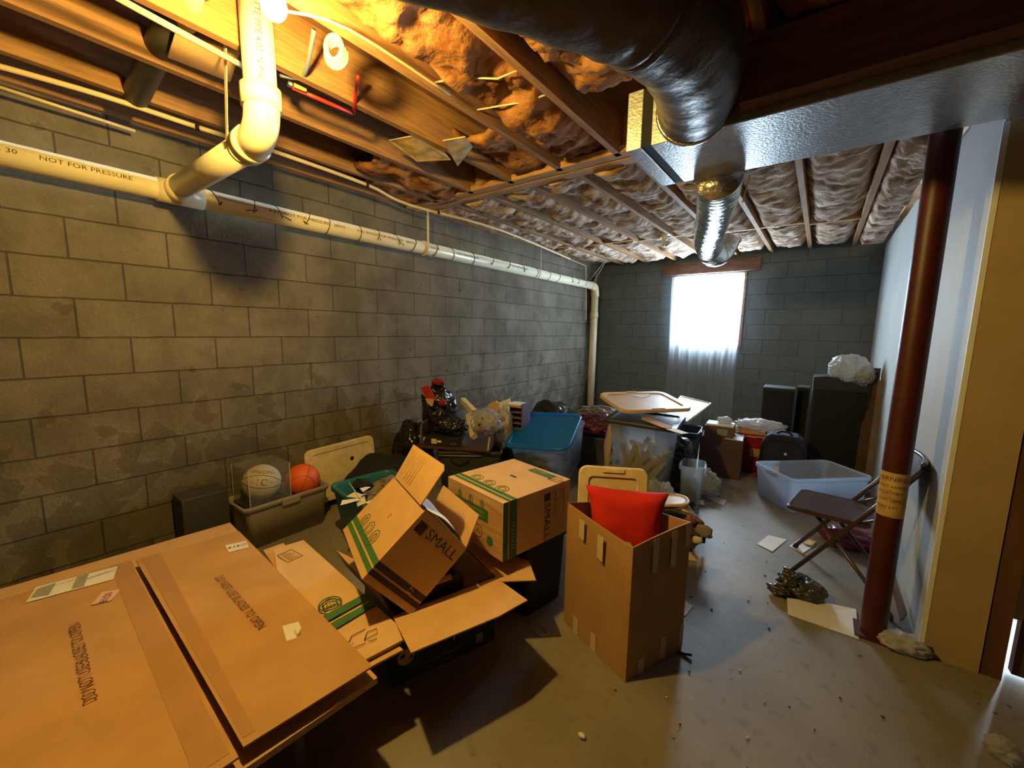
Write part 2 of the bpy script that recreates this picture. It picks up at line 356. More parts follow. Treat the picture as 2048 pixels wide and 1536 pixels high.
# partition on the right: panelled face, tan end
pr = MB(); XP = 3.62; YE = 1.57
pr.bb((XP, YE, 0), (XP + .012, 5.56, 2.50), DRYW); pr.bb((XP + .012, YE + .01, 0), (XP + .20, 5.56, 2.50), DRYW)
struct(pr, 'wall_right')
struct(MB().bb((XP + .013, YE - .012, 0), (XP + .185, YE + .009, 2.30), TANW), 'trim_1')
struct(MB().bb((XP - .006, YE - .014, .0), (XP + .012, YE - .001, 2.28), WHITEP), 'trim_2')
struct(MB().bb((XP + .19, YE - .006, 0), (XP + .252, YE + .16, 2.30), BROWNT), 'trim_3')
wr = MB(); wr.bb((4.9, YE + .02, 0), (6.2, YE + .16, 2.76), FARW); wr.bb((XP + .26, YE + .02, 2.05), (4.9, YE + .16, 2.76), FARW)
wr.bb((XP + .20, YE + .17, 0), (XP + .26, YE + .26, 2.76), WOODD)
struct(wr, 'wall_partition')
struct(MB().bb((-.2, -3.75, 0), (6.35, -3.6, 2.76), FARW), 'wall_front')
struct(MB().bb((6.2, -3.6, 0), (6.35, 5.8, 2.76), FARW), 'wall_side')
dz = MB()
d1 = struct(MB().bb((XP + .292, YE + .05, .014), (4.85, YE + .09, 2.04), BROWNT), 'door_1')
MB().path([(4.76, YE + .05, 1.0), (4.76, YE - .01, 1.0)], .012, METAL).build('door_handle', d1)
struct(MB().bb((XP + .253, YE + .035, .27), (XP + .291, YE + .1, 2.05), TANP), 'trim_4')
# subfloor overhead
struct(MB().bb((-.2, -3.6, 2.757), (6.2, 5.76, 2.80), PLY), 'ceiling')
# rim board on the left wall head and back wall plate
struct(MB().bb((0.0, -3.6, 2.545), (.038, 1.56, 2.757), WOOD), 'trim_5')
struct(MB().bb((0.0, 1.74, 2.545), (.038, YB, 2.757), WOOD), 'trim_6')
# joists
ORD = 'first second third fourth fifth sixth seventh eighth ninth tenth eleventh twelfth'.split()
xn = [.40, .81, 1.21, 1.62, 2.03, 2.44, 2.85, 3.26, 3.67, 4.08]
xf = [.45, .86, 1.275, 1.68, 2.09, 2.50, 2.91, 3.335]
for i, x in enumerate(xn):
    MB().bb((x - .019, -3.58, JB), (x + .019, 1.565, 2.756), WOOD).build('ceiling_joist', label=f'{ORD[i]} near ceiling joist counted from the block wall, this side of the long girder', cat='joist', group='joists over the near half')
for i, x in enumerate(xf):
    MB().bb((x - .019, 1.725, JB), (x + .019, YB - .005, 2.756), WOOD).build('ceiling_joist', label=f'{ORD[i]} far ceiling joist counted from the block wall, beyond the long girder', cat='joist', group='joists over the far half')
g = MB()
for k in range(3): g.bb((.04, 1.567 + k * .053, JB - .004 * (k == 1)), (4.6, 1.567 + k * .053 + .049, 2.756), WOODX)
g.build('girder', label='long triple ply wood girder crossing the ceiling on the red post', cat='beam')
led = MB(); led.bb((.04, 1.522, JB), (2.33, 1.566, JB + .042), WOODX)
led.build('ledger_strip', label='narrow bright ledger strip nailed along the near face of the girder', cat='board')
# bridging between far joists
k = 0
xs = [.04] + xf
for i in range(len(xs) - 1):
    a, c = xs[i] + .019, xs[i + 1] - .019; y = 3.78 + .05 * (i % 2) + .04 * i
    MB().bb((a + .001, y, JB + .002), (c - .001, y + .038, 2.74), WOODX).build('bridging_block', label=f'{ORD[i]} solid bridging block from the block wall between the far joists', cat='board', group='bridging blocks between far joists')
# insulation
def batt(x0, x1, y0, y1, z, seed, label, grp, amp=.05, sag=.035, rag=0, m=None):
    mb = MB(); w = x1 - x0
    ny = max(10, int((y1 - y0) / .025)); nx = 16
    def fn(u, v):
        x = x0 + w * u; y = y0 + (y1 - y0) * v
        p = Vector((x * 3, y * 3, seed * 3.3))
        r = 1 - abs(noise.noise(p * 1.6)) * 2
        h = noise.noise(p) * amp + r * amp * .6 + noise.noise(p * 5) * amp * .45 + (1 - abs(noise.noise(p * 9)) * 2) * amp * .18
        e = min(u, 1 - u) * 6; e = min(1, e)
        zz = z - (h * .5 + sag * (1 - (2 * u - 1) ** 2)) * e + (1 - e) * .03
        zz = max(JB - .03, min(zz, 2.70))
        return (x, y + (rag * noise.noise(Vector((x * 9, seed, 0))) if v in (0, 1) else 0), zz)
    sheet(mb, fn, nx, ny, m or INSUL, t=0.03)
    return mb.build('insulation_batt', label=label, cat='insulation', group=grp)
for i in range(len(xs) - 1):
    batt(xs[i] + .021, xs[i + 1] - .021, 1.735, 3.74 + .04 * i, 2.60, i, f'pink batt before the bridging, {ORD[i]} far bay from the block wall', 'insulation in the far bays', .09)
    batt(xs[i] + .021, xs[i + 1] - .021, 3.90 + .04 * i, 5.28 + .05 * math.sin(i * 2), 2.60, i + 20, f'pink batt beyond the bridging, {ORD[i]} far bay from the block wall', 'insulation in the far bays', .09)
xs2 = [.04] + xn
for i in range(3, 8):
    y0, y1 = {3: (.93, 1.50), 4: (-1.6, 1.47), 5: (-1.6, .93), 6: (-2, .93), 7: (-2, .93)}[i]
    batt(xs2[i] + .021, xs2[i + 1] - .021, y0, y1, 2.60 if i == 4 else 2.63, i + 40, f'lamp tinted pink batt in the {ORD[i]} near bay from the block wall', 'insulation in the near bays', .10, rag=.06, m=INSUL_LAMPLIT)
batt(.061, .379, 1.0, 1.51, 2.62, 60, 'short batt in the first near bay from the block wall, against the girder', 'insulation in the near bays', .10, rag=.05, m=INSUL_LAMPLIT)
batt(.421, .789, .75, 1.51, 2.61, 61, 'torn batt in the second near bay from the block wall, against the girder', 'insulation in the near bays', .10, rag=.05, m=INSUL_LAMPLIT)
batt(3.36, 3.60, 1.76, 5.2, 2.55, 70, 'loose pink batt sagging over the head of the white partition', 'insulation in the far bays', .16, .02)
# wires holding the batts
for i, (y, yy) in enumerate(((.42, .56), (.70, .78))):
    MB().path([(1.64, y, 2.545), (1.76, y + .02, 2.535), (1.9, yy - .02, 2.53), (2.01, yy, 2.54)], .004, CABLE, 6).build('batt_support_wire', label=('nearer' if i == 0 else 'farther') + ' pale support wire holding the insulation under the near joists', cat='wire', group='insulation support wires')
# foil faced insulation scraps in the third bay
MB().slab([(1.02, .62, 2.53), (1.20, .66, 2.525), (1.20, .80, 2.56), (1.12, 1.02, 2.53), (.98, .86, 2.50)], .004, FOILK if 'FOILK' in globals() else YEL).build('facing_scrap', label='torn yellow paper facing hanging under the near joists', cat='paper')
# window
GLASS = bpy.data.materials.new('window_glass'); GLASS.use_nodes = True; nt = GLASS.node_tree; nt.nodes.clear()
o_ = nt.nodes.new('ShaderNodeOutputMaterial'); g1 = nt.nodes.new('ShaderNodeBsdfTransparent'); g2 = nt.nodes.new('ShaderNodeBsdfGlossy'); g2.inputs['Roughness'].default_value = .05; mxs = nt.nodes.new('ShaderNodeMixShader'); mxs.inputs[0].default_value = .06
nt.links.new(g1.outputs[0], mxs.inputs[1]); nt.links.new(g2.outputs[0], mxs.inputs[2]); nt.links.new(mxs.outputs[0], o_.inputs[0])
fr = MB()
fr.bb((1.302, YB + .02, 1.272), (1.352, YB + .12, 2.298), WHITEP); fr.bb((2.148, YB + .02, 1.272), (2.198, YB + .12, 2.298), WHITEP)
fr.bb((1.352, YB + .02, 2.245), (2.148, YB + .12, 2.298), WHITEP); fr.bb((1.352, YB + .02, 1.272), (2.148, YB + .12, 1.315), WHITEP)
w1 = struct(fr, 'window_1')
for lo, hi, y in ((1.318, 1.775, .05), (1.765, 2.242, .08)):
    sb = MB()
    sb.bb((1.354, YB + y, lo), (1.395, YB + y + .03, hi), WHITEP); sb.bb((2.105, YB + y, lo), (2.146, YB + y + .03, hi), WHITEP)
    sb.bb((1.395, YB + y, lo), (2.105, YB + y + .03, lo + .03), WHITEP); sb.bb((1.395, YB + y, hi - .03), (2.105, YB + y + .03, hi), WHITEP)
    so = sb.build('window_sash', w1)
    MB().bb((1.396, YB + y + .013, lo + .031), (2.104, YB + y + .017, hi - .031), GLASS).build('window_pane', so)
# rough frame edge and sill inside the opening
struct(MB().bb((2.20, YB - .012, 1.22), (2.235, YB - .001, 2.30), LINTEL), 'trim_7')
MB().bb((1.11, YB - .045, 2.305), (2.39, YB - .001, 2.475), LINTEL, .003).build('lintel_board', label='reddish brown plank fixed across the top of the window', cat='board')
# sheer curtain
CURT = plastic('sheer_curtain', (.80, .84, .90), .62, .8, .6)
cu = MB()
def cf(u, v):
    x = 1.27 + .93 * u + .03 * (1 - v) * (u - .5); z = 2.27 - 2.2 * v
    y = YB - .075 + .018 * math.sin(u * 46 + .6 * math.sin(v * 4)) + .012 * math.sin(u * 83 + v * 2) + .01 * noise.noise(Vector((u * 6, v * 3, 2)))
    return (x, y, z)
sheet(cu, cf, 160, 30, CURT)
ct = thing('sheer_curtain', (1.75, YB - .075, .27), 'long sheer white curtain hanging over the bright window to near the floor', 'curtain')
cu.build('curtain_cloth', ct)
MB().path([(1.24, YB - .06, 2.275), (2.23, YB - .06, 2.285)], .007, WHITEP, 8).build('curtain_rod', ct)
# ------------------------------------------------------------------ post
px, py = 3.458, 1.578
t = thing('support_post', (px, py, 0), 'round oxide red steel post holding up the ceiling beside the partition', 'post')
MB().lathe([(.05, .012), (.05, 2.515)], REDPOST, 32, TR(px, py, 0)).build('pole', t)
MB().bb((px - .07, py - .07, 0), (px + .07, py + .07, .012), REDPOST).build('base_plate', t)
lb = MB(); rr = .0508
def cyl(a, z): return (px + rr * math.cos(a), py + rr * math.sin(a), z)
a0, a1 = math.radians(-175), math.radians(-15)
vs = [cyl(a0 + (a1 - a0) * k / 16, z) for z in (.62, .83) for k in range(17)]
lb.add(vs, [(k, k + 1, k + 18, k + 17) for k in range(16)], YEL)
for zc, txt, s_ in ((.80, 'WARNING', .03), (.765, 'DO NOT REMOVE', .018), (.735, 'ADJUSTABLE', .018), (.70, 'LOAD 14000', .018), (.665, 'MAX 8 FT', .018)):
    lb.text(txt, Matrix.Identity(4), s_, BROWNINK, 1, fn=lambda p, zc=zc: (px + (rr + .0006) * math.cos(math.radians(-112) + p.x / rr), py + (rr + .0006) * math.sin(math.radians(-112) + p.x / rr), zc + p.y))
lb.build('paper_label', t, label='torn yellowed paper label wrapped round the post')
# ------------------------------------------------------------------ ducts
t = thing('supply_duct', (2.33, 1.22, 2.27), 'rectangular foil faced duct running under the ceiling to the right', 'duct')
MB().bb((2.33, .95, 2.268), (2.402, 1.495, 2.516), FOIL, .004).build('end_cap', t)
MB().bb((2.400, .955, 2.274), (2.447, 1.490, 2.512), BLACKM).build('strap_gap', t, label='dark strap band')
dm = MB(); dm.bb((2.445, .95, 2.268), (4.75, 1.495, 2.516), FOIL, .004)
dm.M = frame((2.62, .949, 2.40), (1, 0, 0), (0, 0, 1)) @ Matrix.Diagonal((1, 1, 1, 1))
dm.M = Matrix.Identity(4)
dm.text('SUPERDUCT', frame((2.60, .9492, 2.305), (1, 0, 0), (0, 0, 1)), .022, BROWNINK)
dm.build('duct_body', t)
hb = MB(); hb.bb((2.80, .865, 2.300), (4.9, .94, 2.517), WOODD); hb.build('header_beam', label='dark reddish wood beam along the near side of the foil duct', cat='beam')
# drooping silver flex duct
t = thing('silver_flex_duct', (2.35, 2.3, 2.0), 'shiny silver flexible duct drooping below the far joists towards the window', 'duct')
P = smooth_path([at(1437, 352, 1, 1.50), at(1436, 385, 1, 1.75), at(1428, 430, 1, 2.15), at(1416, 480, 1, 2.75), at(1420, 500, 1, 3.05)], 14)
R_ = [.118 - .018 * i / len(P) + .0035 * math.sin(i * 2.1) for i in range(len(P))]
MB().path(P, R_, FOILS, 40).build('flex_hose', t)
e0 = P[-1]; E_ = smooth_path([e0, e0 + Vector((.03, .10, -.025)), e0 + Vector((.07, .18, .02)), e0 + Vector((.10, .22, .12))], 6)
MB().path(E_, [.104, .108, .11, .11, .108, .11, .108, .106, .105, .104, .103, .102, .1, .1, .1, .1, .1, .1, .1][:len(E_)], FOILS, 40).build('end_elbow', t)
MB().path([e0 + Vector((.10 + .105 * math.cos(a) , .21, .10 + .05 * math.sin(a))) for a in [k * PI / 8 for k in range(16)]], .006, METAL, 6, closed=True).build('band_clamp', t)
MB().path([at(1485, 405, 1, 2.0), at(1500, 350, 1, 1.9)], .004, CABLE, 6).build('hanger_strap', t)
# big dark wrapped duct nearest the camera
t = thing('wrapped_duct', (2.2, .3, 2.3), 'large dark foil wrapped round duct hanging across the top of the view', 'duct')
P = smooth_path([Vector((2.02, -.86, 2.345)), Vector((2.22, -.50, 2.345)), Vector((2.44, -.14, 2.345)), Vector((2.62, .16, 2.342)), Vector((2.67, .27, 2.342))], 10)
R_ = [.158 + .003 * math.sin(i * 1.3) for i in range(len(P))]
WD = MB().path(P, R_, WRAP, 40)
WDo = WD.build('duct_run', t)
P2 = smooth_path([Vector((2.66, .25, 2.342)), Vector((2.705, .42, 2.345)), Vector((2.70, .62, 2.35)), Vector((2.665, .80, 2.358)), Vector((2.625, .925, 2.362))], 10)
MB().path(P2, [.160 - .02 * i / len(P2) + .0015 * math.sin(i * .9) for i in range(len(P2))], WRAP, 40).build('duct_elbow', t)
MB().path([P2[-1] + (Vector((.96, .28, 0)).normalized() * math.cos(a) + Vector((0, 0, 1)) * math.sin(a)) * .138 for a in [k * PI / 16 for k in range(32)]], .011, FOILS, 8, closed=True).build('collar', t)
# ================================================================== lamp, pipes and cables
BULBM = mat('lit_bulb', (1, .8, .5), .3, var=0, emit=(*BULB_COL[:3], BULB_STRENGTH))
t = thing('light_bulb', (BULB.x, BULB.y, BULB.z + .05), 'bare lit bulb in a porcelain holder beside the top of the upright pipe', 'lamp')
MB().lathe([(.008, -.036), (.022, -.030), (.0325, -.014), (.035, .0), (.032, .014), (.022, .032), (.015, .046)], BULBM, 16, TR(BULB)).build('bulb', t)
MB().lathe([(.018, .044), (.024, .05), (.026, .075), (.05, .085), (.056, .115), (.056, .125)], WHITEC, 24, TR(BULB)).build('lamp_holder', t)
MB().lathe([(.052, .126), (.052, .165)], METAL, 8, TR(BULB), False).build('junction_box', t)
# main drain along the block wall
RP = .0575
yt = -.168
t = thing('wall_drain_pipe', (.115, 2.0, 2.1), 'long cream plastic drain pipe running along the block wall and down in the corner', 'pipe')
zc = 2.195
def pz(y): return zc - .004 * y
xw = .105
mp_ = MB()
a_, b_ = Vector((xw, -2.6, pz(-2.6))), Vector((xw, 5.16, pz(5.16)))
mp_.path([a_, b_], RP, PVC, 28)
def wrapY(y0, ang0, r):
    def fn(p):   # p.x along the pipe, p.y round it
        y = y0 + p.x; a = ang0 + p.y / r
        return (xw + (r + .0007) * math.cos(a), y, pz(y) + (r + .0007) * math.sin(a))
    return fn
I4 = Matrix.Identity(4)
for y0, s_ in ((-.52, 'NOT FOR PRESSURE'), (.62, 'NOT FOR PRESSURE   28974'), (1.28, 'NOT FOR PRESSURE   28974'), (2.2, 'NOT FOR PRESSURE'), (3.1, 'NOT FOR PRESSURE'), (-.80, '4 IN 30'), (.36, '4 IN 30'), (1.0, '4 IN 30'), (1.75, '4 IN 30')):
    mp_.text(s_, I4, .030, INK, 1.2, fn=wrapY(y0, math.radians(8), RP))
mp_.build('pipe_run', t)
tee = MB(); tee.path([(xw, yt - .085, pz(yt)), (xw, yt + .13, pz(yt))], RP + .008, PVCG, 28); tee.path([(xw, yt, pz(yt)), (xw + .13, yt, pz(yt) + .012)], RP + .008, PVCG, 28)
tee.build('tee_fitting', t)
cn = MB(); C0 = Vector((xw, 5.16, pz(5.16)))
cn.path(smooth_path([C0 + Vector((0, -.07, 0)), C0, C0 + Vector((.0, .085, -.03)), C0 + Vector((0, .115, -.11)), C0 + Vector((0, .115, -.16))], 5), RP + .008, PVCG, 28); cn.build('elbow_fitting', t)
dn = MB(); dn.path([C0 + Vector((0, .115, -.15)), Vector((xw, C0.y + .115, .0))], RP, PVC, 28); dn.path([(xw, C0.y + .115, 1.66), (xw, C0.y + .115, 1.76)], RP + .008, PVCG, 28); dn.build('down_pipe', t)
rnd = random.Random(3)
ys = [.02, .22, .38, .56, .72, .98, 1.14, 1.34, 1.52, 1.78, 2.0, 2.3, 2.6, 2.9, 3.2, 3.5, 3.8, 4.05, 4.4, 4.6, 4.85]
for i, y in enumerate(ys):
    tl = rnd.uniform(-.05, .05); tie = MB()
    pts = [(xw + (RP + .003) * math.cos(a), y + tl * math.sin(a), pz(y) + (RP + .003) * math.sin(a)) for a in [math.radians(-80 + 170 * k / 10) for k in range(11)]]
    if rnd.random() < .6:
        q = Vector(pts[3]); pts = [q + Vector((.016, rnd.uniform(-.05, .05), .0)), q + Vector((.012, rnd.uniform(-.03, .03), .02))] + pts[3:]
    tie.path(pts, .0026, BLACKM, 5); tie.build('wire_wrap', t)
for y, zt in ((1.66, 2.52), (3.55, 2.52)):
    hb_ = MB(); ring = [(xw + (RP + .006) * math.cos(a), y, pz(y) + (RP + .006) * math.sin(a)) for a in [2 * PI * k / 16 for k in range(16)]]
    hb_.path(ring, .007 if y < 2 else .003, CABLE, 6, closed=True)
    hb_.box((xw + RP + .006, y, (pz(y) + zt) / 2), (.004, .022 if y < 2 else .006, zt - pz(y)), CABLE); hb_.build('pipe_hanger', t)
cw = MB(); cw.path([at(1187, 565, 1, 5.2), at(1213, 520, 1, 5.2)], .004, WHITEP, 6); cw.path([at(1180, 560, 1, 5.2), at(1210, 521, 1, 5.2)], .004, WHITEP, 6); cw.build('corner_hanger', t)
# upright drop with elbow
ex, ez = 1.285, 2.235
t = thing('drop_drain_pipe', (ex, -.17, 2.2), 'thick cream upright drain pipe turning by an elbow to the wall pipe, beside the bulb', 'pipe')
v = MB(); v.path([(ex, -.17, 2.74), (ex, -.17, ez + .10)], RP, PVC, 32)
def wrapZ(x0, y0, z0, ang0, r):
    def fn(p): return (x0 + (r + .0007) * math.cos(ang0 + p.y / r), y0 + (r + .0007) * math.sin(ang0 + p.y / r), z0 - p.x)
    return fn
v.text('CHARLOTTE PIPE 4.00 IN PVC DWV', I4, .030, INK, 1.0, fn=wrapZ(ex, -.17, 2.53, math.radians(-20), RP))
v.build('upright_run', t)
E_ = smooth_path([(ex, -.17, ez + .135), (ex, -.17, ez + .06), (ex - .02, -.17, ez + .0), (ex - .075, -.17, ez - .035), (ex - .15, -.17, ez - .040)], 6)
MB().path(E_, [RP + .009] * 4 + [RP + .006] * (len(E_) - 8) + [RP + .009] * 4, PVCG, 32).build('elbow', t)
MB().path([(ex, -.17, ez + .135), (ex, -.17, ez + .062)], RP + .014, PVCG, 32).build('hub_collar', t)
MB().path([(ex - .10, -.17, ez - .038), (ex - .165, -.17, ez - .040)], RP + .014, PVCG, 32).build('hub_collar', t)
MB().path([(ex - .14, -.17, ez - .04), (xw + .11, -.17, pz(yt) + .010)], RP, PVC, 32).build('side_run', t)
hg = MB(); hx = ex - .20; hzz = ez - .04
hg.path([(hx, -.17 + (RP + .004) * math.cos(a), hzz + (RP + .004) * math.sin(a)) for a in [2 * PI * k / 20 for k in range(20)]], .004, CABLE, 6, closed=True)
hg.slab([(hx, -.235, hzz), (hx + .022, -.235, hzz + .01), (hx + .075, -.235, 2.56), (hx + .05, -.235, 2.56)], .003, CABLE); hg.build('hanger_strap', t)
# small pale tube rail (bright strip) under the joists, upper left
MB().path([at(205, -20, 2, 2.47), at(495, 137, 2, 2.47)], .011, CABLE, 10).build('conduit_tube', label='bright pale tube crossing under the joists left of the upright pipe', cat='pipe')
# thin cream pipe along the joists near the wall
pp = [at(-40, 122, 2, 2.49), at(200, 190, 2, 2.49), at(400, 256, 2, 2.49), at(540, 300, 2, 2.49), at(735, 370, 2, 2.49), at(820, 410, 2, 2.47), at(1000, 460, 2, 2.46), at(1140, 518, 2, 2.47)]
t = thing('thin_supply_pipe', pp[4], 'thin cream pipe with dark clips under the joists near the block wall', 'pipe')
q = MB().path(smooth_path(pp, 5), .012, CABLE, 12); q.build('tube', t)
for u, v_ in ((735, 370), (877, 425), (1010, 464), (1120, 511), (395, 255)):
    c = at(u, v_, 2, 2.487 if u < 800 else 2.465); MB().path([c + Vector((-.004, -.006, 0)), c + Vector((.004, .008, 0))], .0155, BLACKM, 10).build('pipe_clip', t)
MB().path([at(1120, 511, 0, .06), at(1172, 532, 0, .05), at(1172, 640, 0, .05)], .008, CABLE, 8).build('corner_conduit', label='thin pale conduit bending down the block wall near the back corner', cat='pipe')
MB().path([(.03, 5.33, 2.35), (.03, 5.33, .02)], .018, CHARC, 10).build('dark_conduit', label='dark upright conduit on the block wall just left of the corner drain', cat='pipe')
MB().path([(.022, 5.46, 2.4), (.022, 5.46, .02)], .01, CABLE, 8).build('slim_conduit', label='slim upright conduit in the back corner behind the drain pipe', cat='pipe')
# second longer tube far left
MB().path([at(-20, 168, 2, 2.47), at(270, 262, 2, 2.47)], .008, CABLE, 8).build('slim_tube', label='slim lower tube at the far left just over the block wall', cat='pipe')
# red and blue supply tubes beside the bulb
t = thing('red_water_tube', at(640, 200, 2, 2.55), 'red water tube with an upright stub under the orange joist right of the upright pipe', 'pipe')
MB().path([at(585, 175, 2, 2.50), at(705, 227, 2, 2.50)], .009, REDPEX, 10).build('tube', t)
MB().path([at(707, 226, 2, 2.50), at(716, 150, 2, 2.58)], .008, REDPEX, 10).build('upright_stub', t)
t = thing('shutoff_valve', at(592, 172, 2, 2.52), 'small valve with a yellow lever right of the elbow', 'valve')
vb = MB().path([at(575, 166, 2, 2.52), at(590, 172, 2, 2.52)], .014, METAL, 12).build('valve_body', t)
MB().path([at(588, 170, 2, 2.50), at(612, 181, 2, 2.50)], .008, mat('yellow_lever', (.8, .55, .08), .4), 8).build('lever', vb)
MB().path(smooth_path([at(560, 150, 2, 2.53), at(600, 155, 2, 2.53), at(615, 130, 2, 2.54), at(628, 60, 2, 2.60)], 5), .009, mat('grey_blue_tube', (.16, .2, .28), .5), 8).build('bent_tube', label='bent grey blue tube rising between joists right of the upright pipe', cat='pipe')
# coiled cream cable hanging from joist
cc = at(668, 95, 2, 2.50); Mx = TR(cc)
lp = MB(); rt = RIGHT; dn_ = Vector((0, 0, -1))
for k in range(3):
    pts = [cc + rt * (math.sin(a) * (.030 + .004 * k)) + dn_ * (.042 * (1 - math.cos(a)) - .04 + .006 * k) + FWD * (.01 * k) for a in [2 * PI * i / 18 for i in range(18)]]
    lp.path(pts, .0105, CABLE, 8, closed=True)
lp.build('coiled_cable', label='loop of thick cream cable hanging from the joist right of the bulb', cat='cable')
# dark round pipes in the upper left
t = thing('black_vent_pipe', at(300, 150, 2, 2.6), 'dark drain pipe rising between the joists at the upper left', 'pipe')
MB().path([at(268, 200, 2, 2.53), at(330, 70, 2, 2.60), at(395, -40, 2, 2.66)], .05, CHARC, 20).build('pipe_run', t)
MB().path([at(390, -20, 2, 2.60), at(372, 50, 2, 2.56)], .03, CARD2, 20).build('pale_stub', t)
MB().slab([at(350, 60, 2, 2.56), at(480, 100, 2, 2.56), at(460, 160, 2, 2.54), at(335, 110, 2, 2.54)], .01, CARD2).build('wrapped_paper', label='crumpled brown paper tucked between joists left of the upright pipe', cat='paper')
MB().slab([at(885, 280, 2, 2.50), at(930, 272, 2, 2.52), at(945, 292, 2, 2.54), at(915, 331, 2, 2.50)], .006, YEL).build('facing_flap', label='yellow triangular paper flap hanging from a joist ahead of the girder', cat='paper')
# keyless lampholder at the far ceiling
cc = at(1330, 470, 2, 2.52)
t = thing('far_lamp_holder', cc, 'unlit lamp holder with a pull cord under the far joists', 'lamp')
MB().lathe([(.02, -.06), (.03, -.05), (.035, -.01), (.055, 0), (.055, .01)], WHITEC, 16, TR(cc)).build('lamp_holder', t)
MB().path([cc + Vector((0, 0, -.05)), cc + Vector((0, 0, -.12))], .012, CABLE, 8).build('socket', t)
# back of the bulb: cable stapled on joist
MB().path(smooth_path([at(560, 20, 2, 2.50), at(700, 60, 2, 2.51), at(900, 190, 2, 2.51)], 4), .005, CABLE, 6).build('stapled_cable', label='pale cable stapled under the joist running from the bulb', cat='cable')
# ================================================================== cartons in front
def rot3(rows): return Matrix(rows)
# low table under the furniture carton
A0 = at(0, 1155, 2, .36)
t = thing('low_table', (1.25, -.60, 0), 'grey legged low table mostly hidden under the big furniture carton', 'table')
MB().bb((.47, -1.60, .27), (1.93, -.42, .295), CHARC, .006).build('table_top', t)
GREYLEG = mat('grey_tube_paint', (.20, .18, .16), .5, var=.1)
for k, (x, y) in enumerate(((1.88, -.45), (.55, -.50), (.55, -1.5), (1.85, -1.5))):
    lg = MB(); lg.path([(x, y, .275), (x + .015, y + .012, .16), (x + .03, y + .02, 0)], [.020, .020, .018], GREYLEG, 14)
    if k == 0: lg.path([(x + .012, y + .01, .19), (x + .016, y + .012, .15)], .027, GREYLEG, 14); lg.path([(x + .014, y + .011, .165), (x - .075, y - .03, .14)], [.016, .02], GREYLEG, 12)
    lg.build('leg', t)
# furniture carton: lower sheet, two outer flaps meeting along a slit
zs = .318
c1, c2, c3 = at(460, 1045, 2, zs), at(755, 1355, 2, zs), at(470, 1551, 2, zs)
d_lat = (c3 - c2).normalized(); d_long = (c2 - c1).normalized()
t = thing('furniture_carton', (1.2, -.8, .312), 'huge flat brown furniture carton with two open top flaps, nearest the camera', 'box')
lo = MB(); far = c1 + d_lat * 1.35; far2 = c2 + d_lat * 1.35
lo.slab([c1, c2, far2, far], .020, CARD, up=(0, 0, 1)); lo.build('lower_tray', t)
zt = .362
s0, s1 = at(272, 1120, 2, zt), at(487, 1494, 2, zt + .004)
r0, r1 = at(478, 1062, 2, zt), at(745, 1332, 2, zt + .006)
rf = MB(); rf.slab([s0, r0, r1, s1], .006, CARDR, up=(0, 0, 1))
nrm = Vector((0, 0, 1))
def lay(mb, poly, m, dz=.0012):
    mb.slab([Vector(p) + nrm * dz for p in poly], .0008, m, up=(0, 0, 1))
def along(a, b, k): return Vector(a) + (Vector(b) - Vector(a)) * k
lay(rf, [s0 + (r0 - s0).normalized() * .02, s0 + (r0 - s0).normalized() * .085, along(s1, r1, .10) + (s0 - s1) * .02, along(s1, r1, .02) + (s0 - s1) * .02], TAPE)
fx = frame(at(476, 1203, 2, zt) + Vector((0, 0, .003)), at(527, 1262, 2, zt) - at(428, 1146, 2, zt), (0, 1, 0))
rf.text('DO NOT USE BLADES TO OPEN', fx, .043, BROWNINK, .78, depth=.004)
def sticker(mb, pts, m, zz, dz=.004): mb.slab([at(u, v, 2, zz) + Vector((0, 0, dz)) for u, v in pts], .0008, m, up=(0, 0, 1))
sticker(rf, [(450, 1092), (492, 1083), (498, 1096), (458, 1106)], PAPER, zt)
rf.text('C414', frame(at(475, 1094, 2, zt) + Vector((0, 0, .0055)), at(458, 1098, 2, zt) - at(492, 1090, 2, zt), (0, -1, 0)), .035, INK, 1.0)
sticker(rf, [(565, 1254), (597, 1245), (609, 1273), (573, 1284)], PAPER, zt)
rf.text('D', frame(at(597, 1272, 2, zt) + Vector((0, 0, .0055)), (1, -.3, 0), (.3, 1, 0)), .02, INK)
rf.text('17309', frame(at(590, 1266, 2, zt) + Vector((0, 0, .0055)), (1, -.3, 0), (.3, 1, 0)), .012, GREYINK)
rf.build('top_flap', t)
lf = MB(); l0 = at(262, 1120, 2, zt); l1 = at(470, 1500, 2, zt - .004); ld = (l1 - l0)
l0b = l0 + d_lat * 1.1; l1b = l0 + ld * 1.02 + d_lat * 1.1
e1 = at(440, 1536, 2, zt - .004)
lf.slab([l0, l0 + ld * 1.02, l1b, l0b], .006, CARDR, up=(0, 0, 1))
lay(lf, [l0 + d_lat * .004, l0 + ld + d_lat * .012, l0 + ld + d_lat * .085, l0 + d_lat * .07], TAPE)
fx = frame(at(165, 1318, 2, zt) + Vector((0, 0, .003)), at(150, 1235, 2, zt) - at(187, 1400, 2, zt), (0, -1, 0))
lf.text('DO NOT USE BLADES TO OPEN', fx, .043, BROWNINK, .78, depth=.004)
sticker(lf, [(52, 1207), (72, 1176), (235, 1134), (227, 1160)], PAPER, zt)
sticker(lf, [(62, 1198), (75, 1180), (112, 1168), (98, 1192)], GREYINK, zt, .0055)
sticker(lf, [(143, 1180), (155, 1155), (178, 1149), (168, 1175)], GREYINK, zt, .0055)
for q, (u, v_) in enumerate(((130, 1168), (190, 1155), (205, 1150))):
    lf.text('30114 28270', frame(at(u, v_, 2, zt) + Vector((0, 0, .006)), (0, 1, 0), (-1, 0, 0)) , .016, GREYINK)
